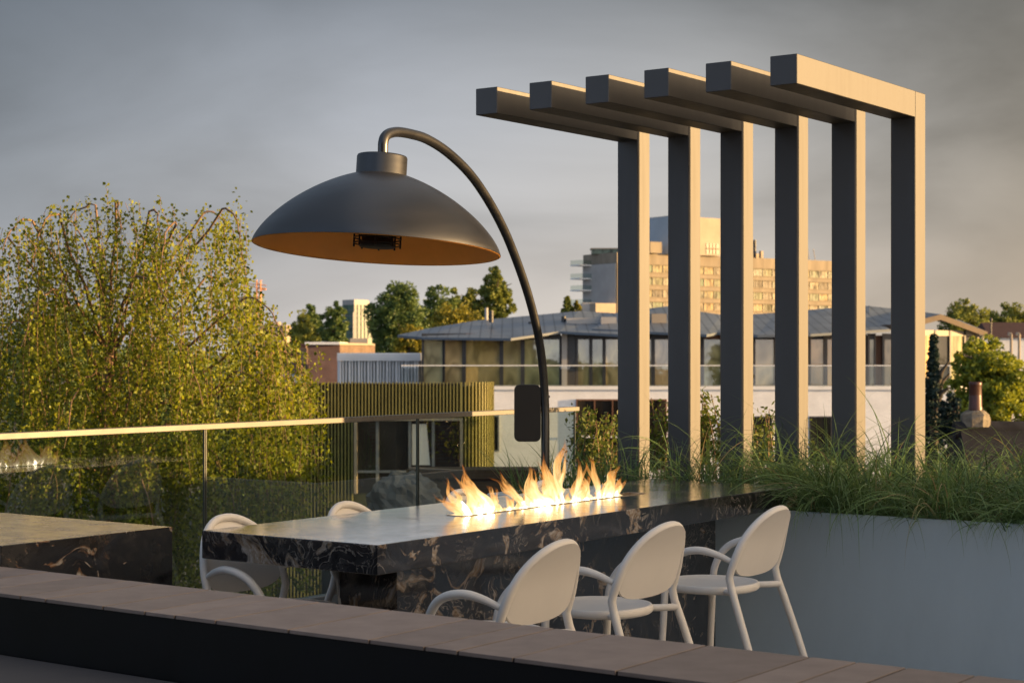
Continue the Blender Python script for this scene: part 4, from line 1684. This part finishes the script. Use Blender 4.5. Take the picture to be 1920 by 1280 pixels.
# ---- distant glass tower, crane and site, pale block
tw = thing('glass_tower', 'pale green glass office tower on the skyline between the trees', 'tower', (W(668, 600, 700).x, 700, GZ))
Yt = 700.
t0, t1, t2 = W(642, 600, Yt + 8), W(664, 600, Yt), W(697, 600, Yt + 6)
mb = MB()
for p in (t0, t1, t2):
    p.z = 0
zt2 = zat(571, Yt)
mb.prism([(t0.x, t0.y, GZ), (t1.x, t1.y, GZ), (t2.x, t2.y, GZ), (t2.x, t2.y + 14, GZ), (t0.x, t0.y + 14, GZ)], (0, 0, zt2 - GZ), 0)
mb.build('facade', 'pane_tower', tw)
mb = MB()
da, na, la = frame_from(t0, t1)
db, nb_, lb = frame_from(t1, t2)
for k in range(13):
    z = GZ + (zt2 - GZ) * k / 13
    mb.obox(t0, (0, la), (-.15, -.002), (z, z + .35), da, na, UP)
    mb.obox(t1, (0, lb), (-.15, -.002), (z, z + .35), db, nb_, UP)
for k in range(5):
    mb.obox(t1, (lb * k / 5 - .2, lb * k / 5 + .2), (-.3, -.152), (GZ, zt2), db, nb_, UP)
mb.obox(t1, (-.9, .9), (-.5, -.302), (GZ, zt2 - 3), db, nb_, UP)
mb.build('mullion_grid', 'grey_louvre', tw)
mb = MB()
mb.prism([(t0.x, t0.y, zt2 + .01), (t1.x, t1.y, zt2 + .01), (t2.x - 2, t2.y, zt2 + .01), (t2.x - 2, t2.y + 12, zt2 + .01), (t0.x, t0.y + 12, zt2 + .01)], (0, 0, 2.1), 0)
mb.build('crown_band', 'grey_concrete', tw)

cr = thing('tower_crane', 'orange tower crane standing on the skyline left of the lamp', 'crane', (W(485, 600, 600).x, 600, GZ))
Yc = 600.
b = W(485, 537, Yc)
mb = MB()
for sx in (-.7, .7):
    for sy in (-.7, .7):
        mb.tube([(b.x + sx, Yc + sy, GZ), (b.x + sx, Yc + sy, zat(525, Yc))], .17, 4)
z = GZ
sgn = 1
while z < zat(530, Yc):
    for sy in (-.7, .7):
        mb.tube([(b.x - .7 * sgn, Yc + sy, z), (b.x + .7 * sgn, Yc + sy, z + 1.6)], .11, 4)
    sgn *= -1
    z += 1.6
mb.build('mast', 'crane_orange', cr)
mb = MB()
x0, x1 = X(455, Yc), X(499, Yc)
for dz in (0, 1.1):
    for sy in (-.5, .5):
        mb.tube([(x0, Yc + sy, zat(538, Yc) + dz * .6 + (x0 - b.x) * -.12), (x1, Yc + sy, zat(541, Yc) + dz)], .15, 4)
mb.box((x1 - 1.6, x1), (Yc - .6, Yc + .6), (zat(544, Yc), zat(540, Yc)))
mb.build('jib', 'crane_orange', cr)
mb = MB()
Ys = 640.
mb.box((X(440, Ys), X(484, Ys)), (Ys, Ys + 14), (GZ, zat(556, Ys)), 0)
for k in range(9):
    z = GZ + (zat(556, Ys) - GZ) * (k + 1) / 9
    mb.box((X(440, Ys) - .1, X(484, Ys) + .1), (Ys - .25, Ys - .01), (z - .5, z), 1)
for k in range(8):
    x = X(440 + k * 5.5, Ys)
    mb.box((x - .15, x + .15), (Ys - .15, Ys - .005), (GZ, zat(556, Ys) - .51), 1)
o = mb.build('unfinished_block', ['pane_tower', 'pale_stone'])
tag(o, 'pale unfinished office block standing below the crane jib', 'building')
mb = MB()
Yp = 500.
mb.box((X(486, Yp), X(537, Yp)), (Yp, Yp + 12), (GZ, zat(609, Yp)), 0)
mb.box((X(500, Yp), X(520, Yp)), (Yp + 2, Yp + 8), (zat(609, Yp), zat(603, Yp)), 0)
for k in range(7):
    x = X(489 + k * 7, Yp)
    for j in range(4):
        z = zat(613, Yp) - 2.6 * j
        mb.box((x, x + .6), (Yp - .04, Yp - .002), (z - 1.2, z), 1)
o = mb.build('pale_block', ['pale_stone', 'dark_frame'])
tag(o, 'low pale sunlit block on the horizon right of the crane foot', 'building')

# ---- little houses behind the birch
ho = thing('terrace_house', 'small brick house with chimneys and white wall half hidden by the birch', 'house', (W(545, 690, 120).x, 120, GZ))
Yh = 120.
mb = MB()
mb.box((X(505, Yh), X(585, Yh)), (Yh, Yh + 7), (GZ, zat(700, Yh)), 0)
mb.box((X(470, Yh + 4), X(584, Yh + 4)), (Yh + 3, Yh + 7), (zat(699.8, Yh), zat(684, Yh)), 1)
mb.build('wall', ['white_paint', 'pale_stone'], ho)
mb = MB()
mb.prism([(X(505, Yh), Yh - .3, zat(700, Yh) + .01), (X(590, Yh), Yh - .3, zat(700, Yh) + .01), (X(584, Yh), Yh + 2.8, zat(686, Yh)), (X(508, Yh), Yh + 2.8, zat(686, Yh))], (0, 0, .12), 0)
mb.build('roof', 'roof_tile_red', ho)
for a, t_, b_ in ((512, 652, 684), (561, 652, 690), (538, 668, 684)):
    mb = MB()
    mb.box((X(a, Yh + 4), X(a + 13, Yh + 4)), (Yh + 4, Yh + 5), (zat(b_, Yh + 4), zat(t_, Yh + 4)), 0)
    for k in range(3):
        mb.tube([(X(a + 2.5 + k * 4, Yh + 4), Yh + 4.5, zat(t_, Yh + 4)), (X(a + 2.5 + k * 4, Yh + 4), Yh + 4.5, zat(t_ - 8, Yh + 4))], .1, 8, 1)
    mb.build('chimney', ['brown_brick', 'terracotta'], ho)
mb = MB()
mb.box((X(525, Yh), X(540, Yh)), (Yh - .06, Yh - .004), (zat(712, Yh), zat(703, Yh)), 0)
mb.build('window', 'pane_dark', ho)

# ---- right: red roofed house, street lamp, chimney on its ridge
rh = thing('red_roof_house', 'white house with dark red tiled roof beyond the trees on the right', 'house', (W(1900, 620, 200).x, 200, GZ))
Yr = 200.
mb = MB()
mb.box((X(1842, Yr), X(2010, Yr)), (Yr, Yr + 9), (GZ, zat(633, Yr)), 0)
mb.build('wall', 'white_paint', rh)
mb = MB()
mb.prism([(X(1853, Yr), Yr - .4, zat(633, Yr) + .01), (X(1860, Yr), Yr + 4.5, zat(603, Yr)), (X(1853, Yr), Yr + 9.4, zat(633, Yr) + .01)], (X(2010, Yr) - X(1860, Yr), 0, 0), 0)
mb.build('roof', 'roof_tile_red', rh)
for a in (1896, 1911, 1842):
    mb = MB()
    mb.tube([(X(a, Yr - 3), Yr - 3, GZ), (X(a, Yr - 3), Yr - 3, zat(626, Yr - 3))], .16, 8)
    mb.tube([(X(a, Yr - 3), Yr - 3, zat(626, Yr - 3)), (X(a - 4, Yr - 3), Yr - 3, zat(624.5, Yr - 3)), (X(a - 5, Yr - 3), Yr - 3, zat(629, Yr - 3))], .16, 8)
    mb.build('vent_pipe', 'pale_stone', rh)
mb = MB()
a = W(1858, 640, 150)
mb.tube([(a.x, 150, GZ), (a.x, 150, zat(602, 150))], .07, 8)
mb.lathe([(.03, 0), (.12, .05), (.13, .3), (.05, .42)], 12, 0, Matrix.Translation((a.x, 150, zat(604, 150))))
o = mb.build('street_lamp', 'dark_frame')
tag(o, 'slim street lamp post in front of the dark red roof', 'street lamp')

cm = thing('chimney_ridge', 'old slate ridge with stone chimney stack and tall terracotta pot behind the grass', 'chimney', (W(1830, 800, 25).x, 25, GZ))
Yk = 25.
mb = MB()
x0 = X(1782, Yk)
mb.prism([(x0, Yk - 3.0, -3.2), (x0 + .12, Yk - .1, zat(803, Yk)), (x0 + .12, Yk + .1, zat(803, Yk)), (x0, Yk + 3.0, -3.2)], (7, 0, 0), 0)
mb.tube([(x0 + .05, Yk, zat(806, Yk)), (x0 + 7, Yk, zat(806, Yk))], .13, 10, 1)
mb.box((x0 + .2, x0 + 6.5), (Yk - 2.5, Yk + 2.5), (GZ, -3.25), 2)
mb.build('roof', ['dark_roof', 'dark_roof', 'dark_roof'], cm)
mb = MB()
cx_ = X(1829, Yk)
w_ = 27 * Yk / F
prof = [(w_ * .96, zat(800, Yk)), (w_ * 1.02, zat(785, Yk)), (w_ * .98, zat(776, Yk)), (w_ * .66, zat(769, Yk)), (w_ * .3, zat(768, Yk))]
mb.lathe(prof, 8, 0, Matrix.Translation((cx_, Yk, 0)) @ Matrix.Rotation(.3, 4, 'Z'))
for i in range(len(mb.v)):
    v = mb.v[i]
    mb.v[i] = (v[0] + random.uniform(-.012, .012), v[1] + random.uniform(-.012, .012), v[2] + random.uniform(-.008, .008))
mb.sm = [False] * len(mb.sm)
mb.build('chimney_stack', 'old_stone', cm)
mb = MB()
r_ = 12.5 * Yk / F
zz0, zz1 = zat(769, Yk), zat(715.5, Yk)
hgt = zz1 - zz0
mb.lathe([(r_ * 1.02, 0), (r_ * 1.04, hgt * .1), (r_ * .97, hgt * .14), (r_ * .93, hgt * .5), (r_ * .90, hgt * .52), (r_ * .93, hgt * .55), (r_ * .90, hgt * .84), (r_ * .97, hgt * .88), (r_ * .97, hgt * .95), (r_ * .92, hgt), (r_ * .75, hgt), (r_ * .75, hgt * .4)],
         28, 0, Matrix.Translation((cx_, Yk, zz0)))
mb.build('chimney_pot', 'terracotta', cm)

# ---- dark flat roof and rock pile just beyond the glass
mb = MB()
Yq = 21.
mb.box((X(770, Yq), X(1010, Yq)), (Yq, Yq + .5), (GZ, zat(897, Yq)), 0)
mb.box((X(770, Yq) - .05, X(1010, Yq)), (Yq - .05, Yq + .55), (zat(896.8, Yq), zat(880, Yq)), 1)
mb.box((X(640, Yq - 2), X(1010, Yq)), (Yq - 4, Yq - .06), (GZ, zat(990, Yq - 2)), 2)
o = mb.build('low_roof', ['dark_frame', 'dark_roof', 'dark_roof'])
tag(o, 'dark low neighbouring roof edge just beyond the glass rail', 'roof')


def rock(name, c, rx, ry, rz, seed, label):
    rr = random.Random(seed)
    from mathutils import noise
    mb = MB()
    nu, nv = 40, 20
    vs = []
    for j in range(nv + 1):
        ph = PI * j / nv
        for i in range(nu):
            a = 2 * PI * i / nu
            d = Vector((math.sin(ph) * math.cos(a), math.sin(ph) * math.sin(a), math.cos(ph)))
            k = 1 + .22 * noise.noise(d * 2.2 + Vector((seed, 0, 0))) + .12 * noise.noise(d * 6 + Vector((seed, 3, 0)))
            vs.append(Vector(c) + Vector((d.x * rx * k, d.y * ry * k, d.z * rz * k)))
    fs = []
    for j in range(nv):
        for i in range(nu):
            fs.append((j * nu + i, j * nu + (i + 1) % nu, (j + 1) * nu + (i + 1) % nu, (j + 1) * nu + i))
    mb.add(vs, fs, 0)
    o = mb.build(name, 'rock_grey')
    tag(o, label, 'rock')


rock('boulder', W(758, 948, 19.), .42, .5, .36, 4, 'blue grey boulder mound seen through the glass before the dark roof')

# ================================================================== trees
def crown_points(cx, cy, zlo, zhi, rx, ry, n_clump, per, seed, shape='round', clr=.30):
    rr = np.random.default_rng(seed)
    cz = (zlo + zhi) / 2
    rz = (zhi - zlo) / 2
    out = []
    for k in range(n_clump):
        d = rr.normal(size=3)
        d /= np.linalg.norm(d)
        rad = rr.uniform(.35, .92)
        p = d * rad
        if shape == 'poplar':
            f = 1 - .55 * max(0, p[2]) - .25 * max(0, -p[2])
            p = np.array([p[0] * f, p[1] * f, p[2]])
        if shape == 'cone':
            t = rr.uniform(-1, 1)
            a = rr.uniform(0, 6.283)
            q = (1 - t) / 2 * rr.uniform(.45, 1)
            p = np.array([q * math.cos(a), q * math.sin(a), t * .97])
        c = np.array([cx + p[0] * rx, cy + p[1] * ry, cz + p[2] * rz])
        s = rr.uniform(.55, 1.25) * clr
        g = rr.normal(size=(per, 3))
        g /= np.linalg.norm(g, axis=1, keepdims=True)
        g *= rr.uniform(.25, 1, (per, 1)) ** .45
        sc = min(rx, rz)
        out.append(c + g * np.array([s * sc, s * sc, s * sc * .8]))
    return np.concatenate(out)


def tree(name, label, px0, px1, pyt, pyb, Y, mat, seed, n_clump=60, per=90, leaf=None, shape='round', cat='tree', group=None, clr=.30, trunk='bark_dark', limb=7):
    x0, x1 = X(px0, Y), X(px1, Y)
    cx, rx = (x0 + x1) / 2, (x1 - x0) / 2 * 1.12
    zhi, zlo = zat(pyt, Y), zat(pyb, Y)
    root = thing(name, label, cat, (cx, Y + rx, GZ), group)
    s = leaf or max(.10, Y * .0016)
    zhi += (zhi - zlo) * .05
    n_clump = int(n_clump * 2.4)
    per = int(per * .75)
    clr *= .78
    P = crown_points(cx, Y + rx, zlo, zhi, rx * .93, rx * .93, n_clump, per, seed, shape, clr)
    tint = np.clip(np.repeat(np.random.default_rng(seed).normal(.45, .22, n_clump), per) + RNG.normal(0, .16, len(P)), 0, 1)
    leaves('crown', P, s, mat, root, tint=tint, aspect=.75)
    mb = MB()
    rr = random.Random(seed)
    hgt = zhi - GZ
    tr = max(.12, hgt * .018)
    mb.tube([(cx, Y + rx, GZ), (cx + rr.uniform(-.1, .1) * rx, Y + rx, (GZ + zlo) / 2), (cx, Y + rx, zlo + .3 * (zhi - zlo)), (cx + rr.uniform(-.1, .1) * rx, Y + rx, zlo + .85 * (zhi - zlo))], [tr, tr * .85, tr * .6, tr * .15], 8)
    for k in range(limb):
        z0 = zlo + (zhi - zlo) * rr.uniform(.0, .6)
        a = rr.uniform(0, 6.28)
        e_ = Vector((cx + math.cos(a) * rx * .7, Y + rx + math.sin(a) * rx * .7, z0 + (zhi - zlo) * rr.uniform(.1, .3)))
        b_ = Vector((cx, Y + rx, z0))
        mb.tube([b_, (b_ + e_) / 2 + Vector((0, 0, .06 * (zhi - zlo))), e_], [tr * .4, tr * .28, tr * .1], 6)
    mb.build('trunk', trunk, root)
    return root


GRP = 'trees on the skyline'
tree('broad_tree', 'big dense dark green tree just right of the glass tower', 678, 806, 530, 690, 220, 'dark_leaf', 21, 120, 120, group=GRP, clr=.27)
tree('broad_tree', 'smaller loose dark tree between the dense tree and the poplars', 768, 862, 533, 690, 235, 'dark_leaf', 22, 55, 90, group=GRP)
tree('broad_tree', 'dark round tree directly left of the glass tower', 594, 654, 560, 690, 330, 'dark_leaf', 23, 60, 80, group=GRP, clr=.26)
tree('broad_tree', 'thin dark pointed tree behind the yellow green one', 550, 610, 571, 690, 340, 'dark_leaf', 24, 50, 80, group=GRP, shape='poplar')
tree('broad_tree', 'yellow green rounded cone tree left of the dark round tree', 522, 600, 586, 720, 250, 'mid_leaf', 25, 70, 90, group=GRP, shape='poplar')
tree('poplar_tree', 'tallest golden green poplar just left of the arc pole', 888, 968, 496, 660, 240, 'mid_leaf', 26, 90, 110, group=GRP, shape='poplar', clr=.24)
tree('poplar_tree', 'second poplar from the arc pole, half as wide', 850, 910, 534, 660, 245, 'mid_leaf', 27, 50, 90, group=GRP, shape='poplar')
tree('poplar_tree', 'third poplar from the arc pole, slender and loose', 822, 878, 540, 660, 250, 'mid_leaf', 28, 40, 80, group=GRP, shape='poplar')
tree('broad_tree', 'low golden bushy tree in front of the slender poplars', 790, 912, 566, 680, 200, 'gold_leaf', 29, 60, 90, group=GRP)
tree('broad_tree', 'golden bush touching the left tip of the zinc roof', 735, 795, 600, 700, 150, 'gold_leaf', 30, 50, 90, group=GRP)
tree('poplar_tree', 'small thin tree left of the hotel balconies', 1052, 1076, 556, 600, 300, 'mid_leaf', 31, 24, 60, group=GRP, shape='poplar')
tree('poplar_tree', 'tiny golden tree touching the hotel stair wing', 1073, 1090, 562, 600, 300, 'gold_leaf', 32, 18, 60, group=GRP, shape='poplar')
tree('broad_tree', 'olive tree rising behind the gable of the zinc roof', 1772, 1880, 563, 660, 300, 'mid_leaf', 33, 60, 90, group=GRP)
tree('broad_tree', 'olive tree behind the dark red roof at the right edge', 1850, 1975, 570, 660, 320, 'mid_leaf', 34, 60, 90, group=GRP)
tree('garden_tree', 'bright green garden tree with airy crown at the right edge', 1800, 1975, 634, 860, 55, 'garden_leaf', 35, 110, 120, leaf=.13, clr=.24)
tree('spruce_tree', 'dark blue green spruce between gold post and chimney', 1722, 1800, 640, 930, 42, 'spruce_leaf', 36, 130, 90, leaf=.075, shape='cone', clr=.22)
tree('round_shrub', 'dark green shrub squeezed between spruce and chimney stack', 1768, 1814, 730, 860, 38, 'spruce_leaf', 37, 50, 80, leaf=.07)
for i, (a, b, t_, bt, Y_, m_, lab) in enumerate((
        (470, 560, 640, 760, 160, 'mid_leaf', 'green tree hidden low behind the right side of the birch'),
        (-60, 200, 560, 900, 60, 'dark_leaf', 'dark tree mass deep behind the left half of the birch'),
        (150, 420, 640, 900, 62, 'dark_leaf', 'dark tree mass deep behind the right half of the birch'))):
    tree('broad_tree', lab, a, b, t_, bt, Y_, m_, 50 + i, 90, 100, leaf=.3 if Y_ > 100 else .17, clr=.28)


# ---- weeping birch
bir = thing('weeping_birch', 'large sunlit weeping birch with hanging golden green twigs beyond the glass', 'tree', (X(170, 18), 18.2, GZ))
top = [(-140, 520), (0, 486), (30, 455), (62, 412), (110, 398), (150, 384), (190, 400), (212, 376), (232, 398), (246, 428), (275, 396), (300, 408), (335, 420), (372, 396), (415, 388), (442, 394), (455, 425), (461, 470), (466, 545), (486, 596), (525, 618), (552, 668), (575, 712), (590, 740)]
tx = [p[0] for p in top]
ty = [p[1] for p in top]
rb = np.random.default_rng(5)
trunk_top = Vector((X(190, 18.2), 18.6, zat(640, 18.2)))
mb = MB()
mb.tube([(X(170, 18.2), 18.6, GZ), (X(160, 18.2), 18.65, -4), (X(185, 18.2), 18.6, zat(820, 18.2)), trunk_top, (X(172, 18.2), 18.5, zat(520, 18.2)), (X(150, 18.2), 18.4, zat(450, 18.2)), (X(128, 18.2), 18.3, zat(410, 18.2))],
        [.20, .16, .10, .050, .022, .010, .005], 10)
limbs = []
LIMB = [  # crest px, py, end px, end py, depth at the end
    (110, 400, 60, 520, 17.2), (60, 415, 5, 470, 16.8), (215, 378, 225, 440, 17.6), (180, 384, 120, 440, 18.6), (285, 396, 300, 470, 17.4), (418, 392, 461, 515, 17.0),
    (380, 398, 446, 460, 18.4), (330, 420, 300, 520, 16.8), (455, 560, 535, 640, 17.4), (480, 620, 575, 730, 17.8), (520, 660, 590, 760, 18.6), (20, 450, -80, 560, 17.5), (250, 520, 330, 600, 16.4),
    (120, 540, 40, 650, 16.6), (390, 520, 455, 640, 19.2), (40, 600, -40, 720, 17.0), (300, 620, 380, 760, 16.3), (440, 700, 540, 840, 17.2), (180, 700, 120, 840, 16.2), (350, 820, 440, 960, 16.8), (60, 820, 10, 960, 16.6), (230, 850, 290, 1000, 16.1)]
for cxp, cyp, ex, ey, dz in LIMB:
    st = Vector((X(188, 18.2), 18.58, zat(min(900, max(660, cyp + 210)), 18.2)))
    c = W(cxp, cyp, (dz + 18.2) / 2)
    e_ = W(ex, ey, dz)
    m1 = st * .5 + c * .5 + Vector((0, 0, -.05))
    pts = []
    for t in np.linspace(0, 1, 9):
        # quadratic up to the crest, then over
        pts.append((st * (1 - t) ** 2 + m1 * 2 * t * (1 - t) + c * t * t))
    for t in np.linspace(.14, 1, 8):
        k = Vector((e_.x, e_.y, c.z))
        pts.append(c * (1 - t) ** 2 + (c * .35 + k * .65 + Vector((0, 0, .04))) * 2 * t * (1 - t) + e_ * t * t)
    for i in range(1, len(pts) - 1):
        pts[i] = pts[i] + Vector(rb.normal(0, .012, 3))
    n = len(pts)
    mb.tube(pts, [.018 * (1 - i / n) ** 1.1 + .0035 for i in range(n)], 6)
    limbs.append(pts)
px_of = lambda p: 960 + F * p.x / p.y
C = []
twig = MB()
HANG = []
for pts in limbs:
    for k in range(5, len(pts)):
        for q in range(2):
            HANG.append((pts[k] + Vector(rb.normal(0, .10, 3)), 1))
BUN = np.sort(rb.uniform(-140, 592, 90))
for k in range(780):
    px = float(np.clip(BUN[rb.integers(len(BUN))] + rb.normal(0, 5), -140, 590))
    t0_ = np.interp(px, tx, ty)
    Y = rb.uniform(16.4, 19.4)
    py = t0_ + 14 + abs(rb.normal(0, 1)) * 30 if k < 100 else t0_ + 60 + ((1120 if px < 500 else 960) - t0_ - 60) * rb.uniform(0, 1) ** .85
    HANG.append((W(px, py, Y), 0))
for p, kind in HANG:
    up = float(np.clip((p.z - zat(760, 18)) / 1.6, 0, 1))      # thinner towards the top
    edge = px_of(p) > 430 and p.z < zat(690, 18)
    if not kind and rb.random() < (.80 if edge and px_of(p) > 500 and p.z < zat(740, 18) else .45 if edge else .28 * up):
        continue
    ln = rb.uniform(.35, 1.5) if kind else rb.uniform(.6, 2.0)
    m = max(6, int(ln / (.0175 + .009 * up)))
    sw = rb.normal(0, .10, 2)
    ph = rb.uniform(0, 6.28, 2)
    line = []
    t = np.linspace(0, 1, m)
    xs = p.x + sw[0] * t + .03 * np.sin(5 * t + ph[0])
    ys = p.y + sw[1] * t + .03 * np.sin(5 * t + ph[1])
    zs = p.z - ln * t
    line = np.stack([xs, ys, zs], 1)
    sel = slice(0, m, max(1, m // 7))
    full = line
    pl = [Vector(v) for v in line[sel]]
    if len(pl) > 2 and rb.random() < .55:
        twig.tube(pl, .0028, 3, caps=False)
    dens = np.sin(zs * 9 + ph[0]) + np.sin(zs * 17 + ph[1]) * .6 + rb.normal(0, .5, m)
    keep = dens > -.7
    line = line[keep]
    m = len(line)
    if m < 3:
        continue
    jit = rb.normal(0, .030, (m, 3)) * np.array([1, 1, .4])
    C.append(line + jit)
    extra = rb.random(m) < .75
    C.append(line[extra] + rb.normal(0, .04, (int(extra.sum()), 3)))
mb.v += []
o = len(mb.v)
mb.add(twig.v, twig.f, 0, True)
mb.build('branches', 'bark', bir)
C = np.concatenate(C)
leaves('crown', C, .043, 'birch_leaf', bir, hang=.8, tint=np.clip(rb.normal(.5, .28, len(C)), 0, 1), aspect=.8)

# inner curtain deeper in the crown, its shade put into darker leaf colour
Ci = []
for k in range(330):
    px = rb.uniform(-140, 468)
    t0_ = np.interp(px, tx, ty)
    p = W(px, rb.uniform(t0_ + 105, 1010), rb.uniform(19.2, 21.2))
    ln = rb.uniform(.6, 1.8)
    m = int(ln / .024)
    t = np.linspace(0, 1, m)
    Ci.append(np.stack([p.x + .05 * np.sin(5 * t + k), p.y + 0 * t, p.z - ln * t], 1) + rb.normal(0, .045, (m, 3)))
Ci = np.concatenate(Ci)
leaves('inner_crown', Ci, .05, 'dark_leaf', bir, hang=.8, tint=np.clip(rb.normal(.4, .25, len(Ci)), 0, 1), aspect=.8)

# ---- leafy shrubs behind the posts and beyond the rail
SG = 'leafy stems between the planter and the white house'


def stems(label, pxs, pyb, Y, h, n, seed, group=SG):
    rr = np.random.default_rng(seed)
    base = W(pxs, pyb, Y)
    root = thing('leafy_shrub', label, 'shrub', (base.x, base.y, base.z - .05), group)
    mb = MB()
    P = []
    n = n * 2
    for k in range(n):
        b = base + Vector((rr.normal(0, .12), rr.normal(0, .10), -.05))
        hh = h * rr.uniform(.55, 1)
        lean = rr.normal(0, .12, 2)
        pts = [b + Vector((lean[0] * t * t * hh, lean[1] * t * t * hh, hh * t)) for t in np.linspace(0, 1, 7)]
        mb.tube(pts, [.006 * (1 - i / 8) + .001 for i in range(7)], 5)
        m = int(hh * 105)
        t = rr.uniform(.2, 1, m)
        q = np.stack([b.x + lean[0] * t * t * hh, b.y + lean[1] * t * t * hh, b.z + hh * t], 1)
        P.append(q + rr.normal(0, .055, (m, 3)) * (1.1 - t[:, None] * .5))
    mb.build('stem', 'bark', root)
    leaves('foliage', np.concatenate(P), .045, 'shrub_leaf', root, aspect=.5)


stems('leafy stems filling the gap between the two leftmost pergola posts', 1238, 890, 12.4, .62, 9, 1)
stems('tall leafy stems in the gap left of the third post from the lamp', 1333, 885, 12.4, .62, 10, 2)
stems('wispy leafy stems in the gap left of the fourth post from the lamp', 1430, 880, 12.4, .50, 8, 3)
stems('wide bright leafy shrub behind the rail end and the large flame', 1110, 905, 13.6, .62, 13, 4)
stems('leafy shrub left of the white window by the rail end', 1150, 900, 13.9, .45, 9, 5)

# far-off belt of woods along the horizon
rw = np.random.default_rng(9)
n = 2600
xw = rw.uniform(-1100, 1100, n)
yw = rw.uniform(750, 1000, n)
hw = 7.5 + 3.5 * np.sin(xw * .021) + 2.5 * np.sin(xw * .083 + 1) + rw.normal(0, 1.2, n)
Cw = np.stack([xw, yw, GZ + np.maximum(2., hw) * rw.uniform(.25, 1, n)], 1)
Cw = (Cw[:, None, :] + rw.normal(0, 1, (n, 9, 3)) * np.array([3.4, 3.4, 1.3])).reshape(-1, 3)
o = leaves('far_woods', Cw, 2.4, 'dark_leaf', None, aspect=.8)
tag(o, 'low belt of distant woods along the horizon behind the town', 'woods', kind='stuff')
